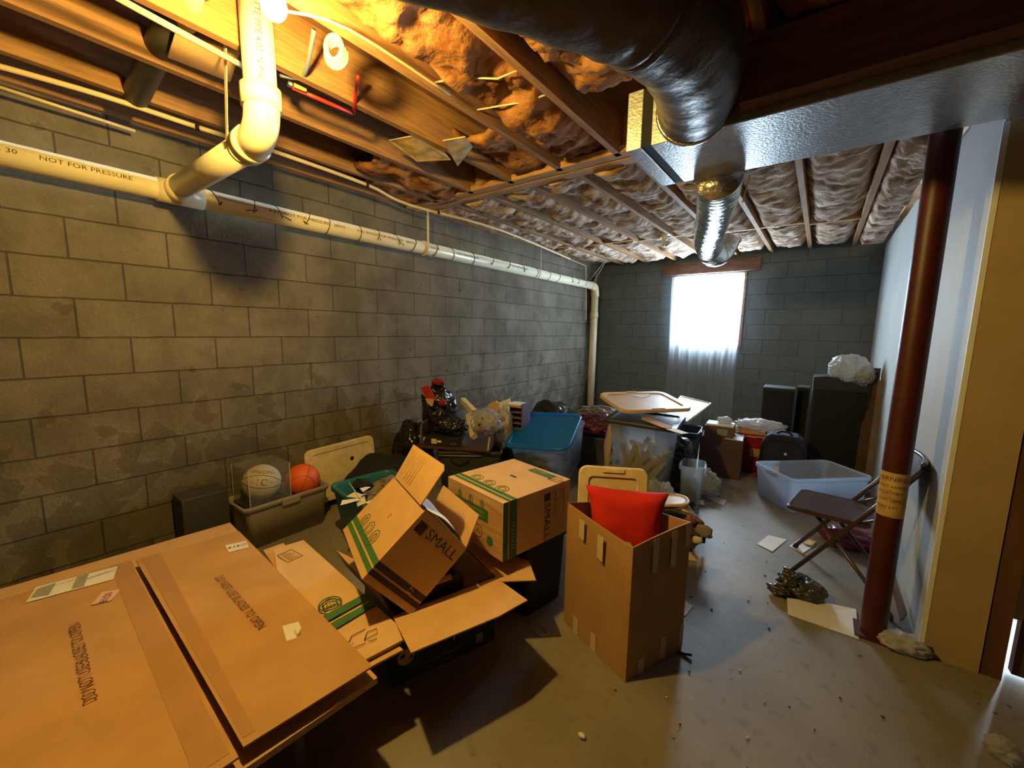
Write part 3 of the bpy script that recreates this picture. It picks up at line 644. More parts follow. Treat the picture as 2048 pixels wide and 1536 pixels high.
sticker(lf, [(182, 1212), (204, 1186), (242, 1180), (222, 1203)], PAPERPK, zt)
lf.text('0218', frame(at(213, 1197, 2, zt) + Vector((0, 0, .0055)), at(204, 1204, 2, zt) - at(218, 1184, 2, zt), (0, -1, 0)), .034, INK)
lf.build('top_flap', t)
# flattened moving box lying across
def icon_ring(mb, c, U, V, r, m, w=.004, sx=1.0):
    pts = [Vector(c) + U * (r * sx * math.cos(a)) + V * (r * math.sin(a)) for a in [2 * PI * k / 20 for k in range(20)]]
    mb.path(pts, w * .5, m, 4, closed=True)
def seg(mb, pts, m, w=.0022): mb.path([Vector(p) for p in pts], w, m, 4)
zb = .352
t = thing('flattened_box', (1.5, -.1, .33), 'flattened moving box with green stripe and house emblem, wedged between furniture carton and open carton', 'box')
def bz(u, v):   # drooping towards the near edge
    return at(u, v, 2, .345 - .022 * max(0, (v - 1180) / 140) ** 1)
fb = MB(); fb.slab([bz(548, 1098), bz(607, 1080), bz(820, 1272), bz(668, 1352), bz(560, 1180)], .010, CARD2, up=(0, 0, 1))
up3 = Vector((0, 0, .0022))
def bq(pts, m, mb=fb): mb.slab([bz(*p) + up3 for p in pts], .0012, m, up=(0, 0, 1))
bq([(655, 1252), (733, 1184), (742, 1196), (668, 1246)], GREEN) if False else None
bq([(636, 1238), (733, 1186), (742, 1195), (655, 1243)], GREEN); bq([(660, 1248), (748, 1200), (755, 1208), (672, 1258)], GREEN)
U = (bz(700, 1215) - bz(640, 1240)).normalized(); V = Vector((0, 0, 1)).cross(U)
cI = bz(660, 1208) + up3
icon_ring(fb, cI, U, V, .042, GREEN, .006)
seg(fb, [cI + U * a + V * b for a, b in ((-.026, -.022), (.026, -.022), (.026, .018), (0, .034), (-.026, .018), (-.026, -.022))], GREEN, .003)
for a in (-.012, 0, .012):
    for b_ in (-.012, .004): fb.box(cI + U * a + V * b_, (.007, .007, .001), GREEN)
cT = bz(580, 1112) + up3; U2 = (bz(605, 1125) - bz(560, 1098)).normalized(); V2 = Vector((0, 0, 1)).cross(U2)
seg(fb, [cT + U2 * a + V2 * b for a, b in ((-.05, -.035), (.05, -.035), (.05, .035), (-.05, .035), (-.05, -.035))], BROWNINK, .0015)
for i in range(6): seg(fb, [cT + U2 * (-.035 + .014 * i) + V2 * (-.025), cT + U2 * (-.035 + .014 * i) + V2 * (.005 + .018 * (i % 3) / 2)], BROWNINK, .0012)
cB = bz(725, 1275) + up3
for pts in (((-.05, 0), (-.03, .03), (.02, .034)), ((.0, -.02), (.05, -.015), (.055, .01), (.02, .012), (0, -.02)), ((-.05, -.03), (.0, -.036)), ((.01, -.036), (.04, -.04)), ((-.04, -.01), (-.035, -.008))):
    seg(fb, [cB + U * a + V * b for a, b in pts], INK, .0014)
fb.build('box_panel', t)
b2 = MB(); b2.slab([bz(526, 1096) - Vector((0, 0, .011)), bz(566, 1082) - Vector((0, 0, .011)), bz(806, 1290) - Vector((0, 0, .018)), bz(700, 1345) - Vector((0, 0, .018))], .008, CARD, up=(0, 0, 1)); b2.build('back_panel', t)
# ---- open dark green printed carton (small appliance) ----
yaw = 1.243; bl = Vector((1.881, -.049, 0)); ux = Vector((math.cos(yaw), math.sin(yaw), 0)); uy = Vector((-math.sin(yaw), math.cos(yaw), 0))
LX, LY, HZ = .475, .44, .325
DKG = mat('dark_green_print', (.035, .055, .03), .5, var=.15)
t = thing('appliance_carton', (bl.x, bl.y, 0), 'open dark green appliance carton with a microwave picture on its front, tan flaps spread', 'box')
F = frame(bl + Vector((0, 0, .0)), ux, uy)
body = MB(); body.M = F
w_ = .006
for lo_, hi_ in (((0, 0, .0), (LX, w_, HZ)), ((0, LY - w_, 0), (LX, LY, HZ)), ((0, w_, 0), (w_, LY - w_, HZ)), ((LX - w_, w_, 0), (LX, LY - w_, HZ))): body.bb(lo_, hi_, DKG)
body.bb((0, 0, 0), (LX, LY, .005), CARDIN)
for lo_, hi_ in (((w_, w_, .006), (LX - w_, w_ + .001, HZ - .001)), ((w_, LY - w_ - .001, .006), (LX - w_, LY - w_, HZ - .001)), ((w_, w_, .006), (w_ + .001, LY - w_, HZ - .001)), ((LX - w_ - .001, w_, .006), (LX - w_, LY - w_, HZ - .001))): body.bb(lo_, hi_, CARDIN)
FF = TR(0, -.0008, 0) @ Matrix(((1, 0, 0, 0), (0, 0, -1, 0), (0, 1, 0, 0), (0, 0, 0, 1)))   # front face: x right, y up
def fq(x0, y0, x1, y1, m, z=0): body.add([(x0, y0, z), (x1, y0, z), (x1, y1, z), (x0, y1, z)], [(0, 1, 2, 3)], m, False, FF)
fq(.10, .10, .37, .27, mat('print_maroon', (.05, .02, .02), .5)); fq(.12, .12, .255, .25, mat('print_plum', (.10, .06, .07), .5), .0004); fq(.262, .10, .268, .27, PAPER, .0005); fq(.275, .115, .36, .255, INK, .0005); fq(.375, .03, .41, .075, GREYINK, .0005)
for cx, cy, r, m_ in ((.05, .235, .033, INK), (.05, .12, .035, PAPERPK), (.415, .235, .03, INK), (.415, .15, .032, INK)):
    body.add([(cx + r * math.cos(2 * PI * k / 24), cy + r * math.sin(2 * PI * k / 24), .0006) for k in range(24)], [tuple(range(24))], m_, False, FF)
body.add([(.025, .12, .0012), (.045, .12, .0012), (.045, .14, .0012), (.03, .135, .0012)], [(0, 1, 2, 3)], INK, False, FF); body.add([(.06, .105, .0012), (.08, .11, .0012), (.075, .13, .0012)], [(0, 1, 2)], INK, False, FF)
body.text('Countertop Microwave', FF @ TR(.20, .055, .0006), .022, GREYINK, 1.0); body.text('1.1 cu ft  1000 W', FF @ TR(.20, .03, .0006), .016, GREYINK, 1.0)
body.build('carton_body', t)
def flap(pts, name='flap', par=t, m=CARDIN, th=.005, mm=None):
    mb = MB(); mb.slab(pts, th, m, up=(0, 0, 1)); return mb.build(name, par)
fz = lambda u, v, z: at(u, v, 2, z)
def Lc(x, y, z): return F @ Vector((x, y, z))
flap([Lc(.0, -.001, HZ - .003), Lc(LX, -.001, HZ - .003), fz(1055, 1200, .37), fz(1000, 1231, .38), fz(822, 1305, .38)])
flap([Lc(LX + .001, .0, HZ - .003), Lc(LX + .001, LY, HZ - .003), fz(1058, 1122, .335), fz(1072, 1160, .335), fz(1000, 1163, .335)])
flap([Lc(-.001, .05, HZ - .003), Lc(-.001, LY - .02, HZ - .003), fz(672, 1100, .30), fz(690, 1130, .27)])
flap([Lc(.03, LY + .001, HZ - .003), Lc(LX - .02, LY + .001, HZ - .003), Lc(LX - .03, LY + .17, HZ - .06), Lc(.05, LY + .17, HZ - .06)])
# inner black shoe-like box with a tan edge, sitting inside the carton
q = thing('inner_dark_box', Lc(.22, .12, .006), 'dark box with a tan rim standing inside the open green carton', 'box')
mb = MB(); mb.M = F
mb.bb((.02, .035, .007), (.33, .05, .37), BLACKP); mb.bb((.02, .051, .007), (.035, .20, .35), BLACKP); mb.bb((.315, .051, .007), (.33, .20, .35), BLACKP); mb.bb((.02, .035, .007), (.33, .20, .015), BLACKP)
mb.build('box_shell', q)
mb = MB(); mb.M = F; mb.slab([(.02, .028, .372), (.27, .028, .372), (.28, .06, .372), (.02, .062, .372)], .004, CARDIN, up=(0, 0, 1)); mb.build('rim_fold', q)
# ---- tilted small moving box ----
sc_ = 1.06; tt = Vector((1.84, .136, .479)); tt = CP + (tt - Vector((CP.x, CP.y, 1.449))) * sc_ ; tt.z = 1.449 + (.479 - 1.449) * sc_
Rt = Matrix(((.927, .268, -.264), (-.375, .707, -.600), (.026, .654, .756)))
X = Rt.col[0].normalized(); Y = (Rt.col[1] - X * Rt.col[1].dot(X)).normalized(); Z = X.cross(Y)
TB = Matrix((X, Y, Z)).transposed().to_4x4(); TB.translation = tt
wx, wy, wz = .43 * sc_, .306 * sc_, .257 * sc_
t = thing('tilted_moving_box', tt, 'small moving box with a green band, tipped over on the open green carton', 'box')
def hollow(mb, x, y, z, w, mo, mi_, open_=None):
    """box shell from z 0 to z, centred in x, y; open face '+y' or '+z'"""
    sides = {'-x': ((-x / 2, -y / 2, 0), (-x / 2 + w, y / 2, z)), '+x': ((x / 2 - w, -y / 2, 0), (x / 2, y / 2, z)), '-y': ((-x / 2 + w, -y / 2, 0), (x / 2 - w, -y / 2 + w, z)),
             '+y': ((-x / 2 + w, y / 2 - w, 0), (x / 2 - w, y / 2, z)), '-z': ((-x / 2 + w, -y / 2 + w, 0), (x / 2 - w, y / 2 - w, w)), '+z': ((-x / 2 + w, -y / 2 + w, z - w), (x / 2 - w, y / 2 - w, z))}
    for k, (a, b) in sides.items():
        if k != open_: mb.bb(a, b, mo)
mb = MB(); mb.M = TB; hollow(mb, wx, wy, wz, .005, CARD, CARDIN, '+y')
def onface(mb, o, u, v, fn): fn(mb, frame(o, u, v))
# top (z) face print: green band along the -y... edge (A-D edge)
zt_ = wz + .0006
def pq(x0, y0, x1, y1, m, z=zt_): mb.add([(x0, y0, z), (x1, y0, z), (x1, y1, z), (x0, y1, z)], [(0, 1, 2, 3)], m)
pq(-wx / 2, -wy / 2 + .028, wx / 2, -wy / 2 + .05, GREEN); pq(-wx / 2, -wy / 2 + .058, wx / 2, -wy / 2 + .085, GREEN)
for i, xx in enumerate((-.12, -.03, .06)):
    c = Vector((xx, -wy / 2 + .105, zt_)); icon_ring(mb, c, Vector((1, 0, 0)), Vector((0, 1, 0)), .033, GREEN, .004)
    seg(mb, [c + Vector(p) for p in ((-.016, -.014, 0), (.016, -.014, 0), (.016, .008, 0), (0, .022, 0), (-.016, .008, 0), (-.016, -.014, 0))], GREEN, .0018)
    if i != 1: seg(mb, [c + Vector((0, -.02, 0)), c + Vector((0, .02, 0))], GREEN, .0015)
pq(.03, .03, .036, .055, BROWNINK)
# SMALL side: the +x face
fxs = frame(Vector((wx / 2 + .0006, .0, wz / 2)), (0, 1, 0), (0, 0, 1))
mb.text('SMALL', fxs @ TR(.105, -.03, 0) @ rz(-PI / 2), .062, INK, 1.0)
mb.slab([fxs @ Vector(p) for p in ((.082, .075, .0), (.128, .075, .0), (.128, .118, .0), (.082, .118, .0))], .0005, INK)
mb.text('17"', fxs @ TR(-.09, -.06, 0.001), .03, CARD2)
mb.slab([fxs @ Vector(p) for p in ((-wy / 2 + .028, -wz / 2 + .0, .0), (-wy / 2 + .05, -wz / 2, .0), (-wy / 2 + .05, wz / 2, .0), (-wy / 2 + .028, wz / 2, .0))], .0005, INK)
mb.slab([fxs @ Vector(p) for p in ((-wy / 2 + .058, -wz / 2 + .0, .0), (-wy / 2 + .085, -wz / 2, .0), (-wy / 2 + .085, wz / 2, .0), (-wy / 2 + .058, wz / 2, .0))], .0005, INK)
mb.build('box_body', t)
def T3(x, y, z): return TB @ Vector((x, y, z))
f1 = MB(); f1.slab([T3(-wx / 2 + .01, wy / 2, wz), T3(.17, wy / 2, wz), T3(.17, wy / 2 + .16, wz + .03), T3(.14, wy / 2 + .18, wz + .035), T3(-wx / 2 + .03, wy / 2 + .17, wz + .06)], .005, CARDIN, up=(0, 0, 1))
for k in range(4): seg(f1, [T3(-.11 + .03 * k, wy / 2 + .02, wz + .009), T3(-.07 + .026 * k, wy / 2 + .15, wz + .052)], CARD2, .0012)
f1.build('raised_flap', t)
f3 = MB(); f3.slab([T3(-wx / 2 + .01, wy / 2, .0), T3(wx / 2 - .01, wy / 2, .0), T3(wx / 2 - .02, wy / 2 + .13, .05), T3(-wx / 2 + .02, wy / 2 + .13, .05)], .005, CARDIN, up=(0, 0, 1)); f3.build('lower_flap', t)
pp_ = MB()
def ff(u, v): 
    p = T3(-wx / 2 + .10 + (wx - .105) * u, wy / 2 + .004 + .02 * math.sin(v * 3), wz * (.12 + .85 * v)); return p + Y * (.014 * noise.noise(Vector((u * 4, v * 3, 1)))) 
sheet(pp_, ff, 14, 10, PAPER, 0); pp_.build('packing_paper', label='white packing paper stuffed in the mouth of the tipped moving box', cat='paper')
# ---- closed small moving box ----
sc_ = 1.05; tt = Vector((CP.x + (2.032 - CP.x) * 1.0, 0, 0)); b0 = Vector((1.952, .602, .451)); cc = Vector((CP.x, CP.y, 1.449)); tt = cc + (b0 - cc) * sc_
bx_, by_, bh_ = .419 * sc_, .443 * sc_, .268 * sc_; yw = -.183
t = thing('closed_moving_box', tt, 'closed small moving box with green bands and wood grain end, right of the tipped box', 'box')
mb = MB(); mb.M = TR(tt) @ rz(yw)
mb.box((0, 0, bh_ / 2), (bx_, by_, bh_), CARD2, None, .002)
e = .0008
def tq(x0, y0, x1, y1, m, z=bh_ + e): mb.add([(x0, y0, z), (x1, y0, z), (x1, y1, z), (x0, y1, z)], [(0, 1, 2, 3)], m)
tq(-bx_ / 2, -by_ / 2 + .03, bx_ / 2, -by_ / 2 + .05, GREEN); tq(-bx_ / 2, -by_ / 2 + .058, bx_ / 2, -by_ / 2 + .083, GREEN)
tq(-bx_ / 2 + .20, by_ / 2 - .08, bx_ / 2 - .07, by_ / 2 - .025, GREEN)
mb.text('RECYCLABLE', TR(.04, by_ / 2 - .045, bh_ + .0016), .02, CARD2); mb.text('CUBIC FT 1.5', TR(.04, by_ / 2 - .066, bh_ + .0016), .014, CARD2)
cI = Vector((bx_ / 2 - .035, by_ / 2 - .06, bh_ + .001))
seg(mb, [cI + Vector(p) for p in ((-.045, -.03, 0), (.02, -.03, 0), (.035, .0, 0), (.01, .03, 0), (-.04, .02, 0), (-.045, -.03, 0), (-.01, -.005, 0), (.035, 0, 0))], BROWNINK, .0012)
for i, xx in enumerate((-.11, -.01, .09)):
    c = Vector((xx, -by_ / 2 + .105, bh_ + .001)); icon_ring(mb, c, Vector((1, 0, 0)), Vector((0, 1, 0)), .035, GREEN, .004)
    seg(mb, [c + Vector(p) for p in ((-.018, -.012, 0), (.018, -.012, 0), (.018, .01, 0), (0, .022, 0), (-.018, .01, 0), (-.018, -.012, 0))], GREEN, .002)
mb.box((.0, .03, bh_ + .0006), (.045, .014, .001), INK)
# front (-y) face: wood grain print, green panel, icons
GRAIN = mat('wood_print', (.52, .32, .15), .75, var=.22, sc=4, stretch=(1, 1, 12))
FY = Matrix.Translation((0, -by_ / 2 - e, bh_ / 2)) @ Matrix(((1, 0, 0, 0), (0, 0, -1, 0), (0, 1, 0, 0), (0, 0, 0, 1)))
def yq(x0, y0, x1, y1, m, z=0): mb.add([(x0, y0, z), (x1, y0, z), (x1, y1, z), (x0, y1, z)], [(0, 1, 2, 3)], m, False, FY)
yq(-bx_ / 2 + .002, -bh_ / 2 + .002, bx_ / 2 - .004, bh_ / 2 - .002, GRAIN)
yq(-.155, .005, .115, .068, GREEN, .0006); mb.text('RENEWABLE & RECYCLED', FY @ TR(-.02, .048, .0012), .018, CARD2); mb.text('100% CORRUGATED MOVING BOX', FY @ TR(-.02, .026, .0012), .012, CARD2)
ex_ = Vector((1, 0, 0)); ez_ = Vector((0, 0, 1))
for i, xx in enumerate((-.11, -.02, .07)):
    c = Vector((xx, -by_ / 2 - .0016, bh_ / 2 + .082)); icon_ring(mb, c, ex_, ez_, .022, GREEN, .004, .7); seg(mb, [c + Vector((0, 0, -.012)), c + Vector((0, 0, .03))], GREEN, .003)
for i, xx in enumerate((-.12, -.04, .04)):
    c = Vector((xx, -by_ / 2 - .0016, bh_ / 2 - .055)); icon_ring(mb, c, ex_, ez_, .032, BROWNINK, .003); seg(mb, [c + Vector(p) for p in ((-.02, 0, -.01), (.0, 0, .015), (.02, 0, -.01), (-.02, 0, -.01))], BROWNINK, .0012)
mb.add([(.13 + .024 * math.cos(2 * PI * k / 20), -.075 + .024 * math.sin(2 * PI * k / 20), .001) for k in range(20)], [tuple(range(20))], GREEN, False, FY)
# right (+x) face: bands and SMALL turned on its side
FX = Matrix.Translation((bx_ / 2 + e, 0, bh_ / 2)) @ Matrix(((0, 0, 1, 0), (1, 0, 0, 0), (0, 1, 0, 0), (0, 0, 0, 1)))
def xq(x0, y0, x1, y1, m, z=0): mb.add([(x0, y0, z), (x1, y0, z), (x1, y1, z), (x0, y1, z)], [(0, 1, 2, 3)], m, False, FX)
xq(-by_ / 2 + .0, -bh_ / 2, -by_ / 2 + .03, bh_ / 2, GREEN); xq(-by_ / 2 + .038, -bh_ / 2, -by_ / 2 + .085, bh_ / 2, GREEN)
mb.text('17 x 12 x 12', FX @ TR(-by_ / 2 + .06, -.03, .001) @ rz(-PI / 2), .026, CARD2)
xq(.035, .07, .08, .11, INK); mb.text('SMALL', FX @ TR(.057, -.035, .001) @ rz(-PI / 2), .058, INK, 1.15)
for yy in (.115, .185): seg(mb, [FX @ Vector((yy, .11, .001)), FX @ Vector((yy, -.03, .001))], BROWNINK, .001)
seg(mb, [FX @ Vector(p) for p in ((.12, .06, .001), (.17, .06, .001), (.17, .105, .001), (.12, .105, .001), (.12, .06, .001))], BROWNINK, .001)
mb.build('box_body', t)
# dark crate under it
q = MB(); q.M = TR(tt.x + .03, tt.y + .10, 0) @ rz(yw); loops = [rrect(.33, .27, .03, 4, 0), rrect(.36, .30, .03, 4, tt.z - .03), rrect(.38, .32, .03, 4, tt.z - .03), rrect(.38, .32, .03, 4, tt.z - .002)]
q.rings(loops, BLACKP); q.build('black_storage_bin', label='black storage bin carrying the closed small moving box', cat='bin')
# ---- tall carton with tape, lid and cushion ----
a, b_, c = Vector((2.226, .712, 0)), Vector((2.609, .560, 0)), Vector((2.745, .893, 0)); d = a + c - b_
TALL = mat('tall_carton', (.43, .25, .105), .72, var=.06, sc=6, bump=.08)
t = thing('tall_carton', (2.48, .80, 0), 'tall open brown carton with tape strips, holding the red cushion and a cream lid', 'box')
mb = MB(); H_ = .600
def wall(p, q_, ha, hb, bow, outn, n=10, th=.006, notch=0):
    o1 = []; o2 = []; i1 = []; i2 = []
    for k in range(n + 1):
        f = k / n; s_ = 4 * f * (1 - f); base = p + (q_ - p) * f
        h = ha + (hb - ha) * f - notch * s_ 
        ot = base + outn * bow * s_
        o1.append(base + Vector((0, 0, .001))); o2.append(ot + Vector((0, 0, h))); i1.append(base - outn * th + Vector((0, 0, .001))); i2.append(ot - outn * th + Vector((0, 0, h)))
    m_ = n + 1; vs = o1 + o2 + i1 + i2; fs = []
    for k in range(n):
        fs += [(k, k + 1, m_ + k + 1, m_ + k), (2 * m_ + k + 1, 2 * m_ + k, 3 * m_ + k, 3 * m_ + k + 1), (m_ + k, m_ + k + 1, 3 * m_ + k + 1, 3 * m_ + k), (k + 1, k, 2 * m_ + k, 2 * m_ + k + 1)]
    fs += [(0, m_, 3 * m_, 2 * m_), (n, 2 * m_ + n, 3 * m_ + n, m_ + n)]
    mb.add(vs, fs, TALL)
def nrm_out(p, q_):
    cen = (a + b_ + c + d) / 4; n_ = Vector(((q_ - p).y, -(q_ - p).x, 0)).normalized(); return n_ if n_.dot((p + q_) / 2 - cen) > 0 else -n_
nab, nbc, ncd, nda = nrm_out(a, b_), nrm_out(b_, c), nrm_out(c, d), nrm_out(d, a)
wall(a, b_, .625, .598, -.018, nab, notch=.018); wall(b_, c, .598, .622, -.006, nbc); wall(c, d, .62, .57, .0, ncd); wall(d, a, .57, .63, -.01, nda)
mb.slab([a, b_, c, d], -.005, TALL, up=(0, 0, -1)); tcb = mb.build('carton_body', t)
def strip(p, q_, outn, f, z0, z1, w=.035, over=True, lean=0):
    u = (q_ - p).normalized(); base = p + (q_ - p) * f + outn * .0015
    tp = MB(); tp.slab([base - u * w / 2 + Vector((0, 0, z0)) + u * lean, base + u * w / 2 + Vector((0, 0, z0 - .012)) + u * lean, base + u * w / 2 + Vector((0, 0, z1)), base - u * w / 2 + Vector((0, 0, z1))], .001, TAPE2, up=outn); tp.build('tape_strip', tcb)
for args in ((a, b_, nab, .26, .50, .585), (a, b_, nab, .56, .46, .565), (b_, c, nbc, .38, .455, .60), (b_, c, nbc, .70, .45, .606), (b_, c, nbc, .95, .52, .618, .03)): strip(*args)
for args in ((a, b_, nab, .22, .0, .085), (a, b_, nab, .52, .0, .085), (b_, c, nbc, .25, .0, .07), (b_, c, nbc, .62, .02, .12), (b_, c, nbc, .97, .03, .13, .025)): strip(*args)
mb = MB(); mb.path([c + Vector((-.01, -.03, .0)), c + Vector((.05, -.02, .012))], .006, BLACKP, 6); mb.build('dark_strap', label='short dark strap poking out behind the foot of the tall carton', cat='strap')
mb = MB(); mb.path([c + Vector((.0, 0.02, .612)), c + Vector((-.012, .02, .655)), c + Vector((-.04, .0, .665))], .005, TAPE2, 5); mb.build('tape_curl', tcb)
# lid inside
def lid(name, M, w, d_, m, r=.05, label=None, inset=.055, h=.018, cat='lid', group=None, origin=None):
    t_ = thing(name, origin if origin is not None else M.translation, label, cat, group)
    mb = MB(); mb.M = M
    L_ = [rrect(w, d_, r, 6, 0), rrect(w, d_, r, 6, h * .7), rrect(w - .012, d_ - .012, r - .006, 6, h), rrect(w - 2 * inset + .01, d_ - 2 * inset + .01, r * .55, 6, h), rrect(w - 2 * inset, d_ - 2 * inset, r * .5, 6, h - .009)]
    mb.rings(L_, m); rim_o = mb.build('lid_rim', t_)
    for s_ in (-1, 1):
        q = MB(); q.M = M; q.bb((-.055, s_ * (d_ / 2 - .018) - .010, h), (.055, s_ * (d_ / 2 - .018) + .010, h + .006), m, .002); q.build('clip_tab', rim_o)
    return t_
o = at(1230, 1080, 1, .93); tl = at(1158, 928, 1, 1.00); tr_ = at(1288, 930, 1, 1.00)
cL = (at(1153, 925, 1, .95) + at(1302, 935, 1, .95)) / 2
U_ = (Vector((.95, .02, 0))).normalized(); Vv = Vector((0.02, .10, .55)).normalized()
ctr = at(1222, 1000, 1, .93)
fM = frame(at(1224, 1003, 1, .96) - Vector((0, 0, .085)), Vector((.86, .50, -.01)), Vector((-.02, .16, .97)))
lid('cream_bin_lid', fM, .35, .52, CREAM, .045, 'cream plastic bin lid standing inside the tall carton behind the red cushion')
# red cushion
cu_ = MB(); cc = at(1250, 1040, 1, .84); U_ = Vector((.88, .44, -.02)).normalized(); V_ = Vector((-.10, .22, .95)); V_ = (V_ - U_ * V_.dot(U_)).normalized(); N_ = U_.cross(V_)
bm = bmesh.new(); bmesh.ops.create_cube(bm, size=2); bmesh.ops.subdivide_edges(bm, edges=bm.edges[:], cuts=14, use_grid_fill=True)
vs = []
for v in bm.verts:
    x, y, z = v.co; e_ = max(abs(x), abs(y)); px_ = 1 - abs(x) ** 3; py_ = 1 - abs(y) ** 3
    th = .012 + .055 * (max(0, px_) ** .5) * (max(0, py_) ** .5); pin = 1 - .07 * (1 - abs(x) ** 2) * (abs(y) > .5) - .0
    sx_ = (.172 + .020 * y) * (1 - .10 * (1 - y * y) * abs(x)) ; sy_ = .145 * (1 - .06 * (1 - x * x) * abs(y))
    w2 = .008 * noise.noise(Vector((x * 2, y * 2, z))) + .004 * noise.noise(Vector((x * 6, y * 6, 3)))
    vs.append(cc + U_ * (x * sx_) + V_ * (y * sy_) + N_ * (z * th * (1 if max(abs(x), abs(y)) < 1.01 else 1) + w2))
cu_.add(vs, [[v.index for v in f.verts] for f in bm.faces], RED, True); bm.free()
cu_.build('red_cushion', label='bright red cushion stuffed into the top of the tall carton', cat='cushion')
mb = MB(); blob(mb, (2.475, .80, .26), (.125, .115, .24), mat('folded_linen', (.22, .17, .12), .9, var=.3, sc=12), 81, 4, .12, 2, .012)
mb.build('folded_linen', label='brown linen bundle inside the tall carton beneath the red cushion', cat='cloth')
# ================================================================== bins, bags and the heap
def tote(name, M, wt, dt, wb, db, h, m, label, r=.04, t_=.004, rim=.014, group=None, ribs=0, cat='bin', handles=True):
    o = thing(name, M.translation, label, cat, group); mb = MB(); mb.M = M
    loops = [rrect(wb, db, r * .8, 5, 0), rrect(wb + (wt - wb) * .86, db + (dt - db) * .86, r, 5, h * .86), rrect(wt - .006, dt - .006, r, 5, h - .035),
             rrect(wt + rim, dt + rim, r + rim / 2, 5, h - .033), rrect(wt + rim + .004, dt + rim + .004, r + rim / 2, 5, h - .006), rrect(wt + rim - .004, dt + rim - .004, r + rim / 2, 5, h),
             rrect(wt - .006, dt - .006, r, 5, h - .001), rrect(wt - .014, dt - .014, r, 5, h - .02), rrect(wb + (wt - wb) * .86 - 2 * t_, db + (dt - db) * .86 - 2 * t_, r, 5, h * .86), rrect(wb - 2 * t_, db - 2 * t_, r * .8, 5, t_)]
    mb.rings(loops, m, True, True, True); bs = mb.build('bin_shell', o, weld=True)
    if handles:
        for s_ in (-1, 1):
            q = MB(); q.M = M; q.bb((s_ * (wt / 2 + rim * .6) - .008, -.06, h - .05), (s_ * (wt / 2 + rim * .6) + .008, .06, h - .008), m, .003); q.build('side_handle', bs)
    return o
# grey tote with the balls
GM = TR(.172, .262, 0) @ rz(.03)
tote('smoky_tote', GM, .30, .56, .25, .49, .295, GREYT, 'smoky grey open plastic tote by the block wall, holding two basketballs', .035)
# contents lift
MB().bb((.075, .04, .008), (.265, .47, .10), CHARC, .01).build('folded_cloth', label='dark folded cloth under the basketballs in the smoky tote', cat='cloth')
def ballmat(name, c, seam, c2, bump):
    m, nt, b = nodes(name); N = nt.nodes.new; L = nt.links.new
    tc = N('ShaderNodeTexCoord'); s_ = N('ShaderNodeSeparateXYZ'); L(tc.outputs['Object'], s_.inputs[0])
    def M1(op, a, b_=None, v=None):
        n = N('ShaderNodeMath'); n.operation = op
        L(a, n.inputs[0]) if not isinstance(a, (int, float)) else setattr(n.inputs[0], 'default_value', a)
        if b_ is not None: L(b_, n.inputs[1]) if not isinstance(b_, (int, float)) else setattr(n.inputs[1], 'default_value', b_)
        return n.outputs[0]
    ax = M1('ABSOLUTE', s_.outputs[0]); ay = M1('ABSOLUTE', s_.outputs[1]); az = M1('ABSOLUTE', s_.outputs[2])
    x2 = M1('MULTIPLY', s_.outputs[0], s_.outputs[0])
    cur = M1('ABSOLUTE', M1('SUBTRACT', ay, M1('ADD', M1('MULTIPLY', x2, 3.2), .052)))
    mn = M1('MINIMUM', ax, cur) if bump > .2 else M1('ABSOLUTE', M1('SUBTRACT', az, M1('SUBTRACT', .042, M1('MULTIPLY', x2, 2.2)))); gt = M1('GREATER_THAN', mn, .0022)
    mx_ = N('ShaderNodeMix'); mx_.data_type = 'RGBA'; L(gt, mx_.inputs[0]); mx_.inputs[6].default_value = (*seam, 1); mx_.inputs[7].default_value = (*c, 1)
    L(mx_.outputs[2], b.inputs['Base Color']); b.inputs['Roughness'].default_value = .45
    vo = N('ShaderNodeTexVoronoi'); vo.inputs['Scale'].default_value = 380; L(tc.outputs['Object'], vo.inputs['Vector'])
    bp = N('ShaderNodeBump'); bp.inputs['Strength'].default_value = bump; bp.inputs['Distance'].default_value = .002; L(vo.outputs['Distance'], bp.inputs['Height']); L(bp.outputs[0], b.inputs['Normal'])
    return m
BO = ballmat('orange_ball_skin', (.80, .13, .015), (.16, .03, .01), None, .3); BW = ballmat('white_ball_skin', (.76, .68, .50), (.03, .02, .02), None, .15)
def ball(name, c, R, rot, m, label, deco=None):
    mb = MB(); n = 24; prof = []
    bm = bmesh.new(); bmesh.ops.create_uvsphere(bm, u_segments=48, v_segments=28, radius=R)
    mb.add([v.co.copy() for v in bm.verts], [[v.index for v in f.verts] for f in bm.faces], m, True); bm.free()
    if deco: deco(mb, R)
    o = mb.build(name, label=label, cat='ball', origin=(0, 0, 0)); o.matrix_world = Matrix.Translation(c) @ rot
    return o
NAVYINK = mat('navy_print', (.09, .16, .27), .5, var=0)
cB = Vector((.172, .150, .392))
view = (CP - cB).normalized()
def deco(mb, R):
    def onb(p): # p.x -> azimuth, p.y -> elevation about +Y... ball facing local -Y
        a = p.x / R; e_ = p.y / R; q = Vector((math.sin(a) * math.cos(e_), -math.cos(a) * math.cos(e_), math.sin(e_))); return q * (R + .0006)
    I = Matrix.Identity(4)
    mb.text('N', I @ TR(-.010, -.006, 0), .062, NAVYINK, 1.0, fn=onb); mb.text('C', I @ TR(.014, -.006, 0), .062, NAVYINK, 1.0, fn=onb)
    mb.text('SPALDING', I @ TR(0, .066, 0), .034, INK, 1.1, fn=onb)
    mb.text('75', I @ TR(-.058, -.008, 0), .022, GREYINK, 1.0, fn=onb); mb.text('NC', I @ TR(.062, .0, 0), .022, GREYINK, 1.0, fn=onb)
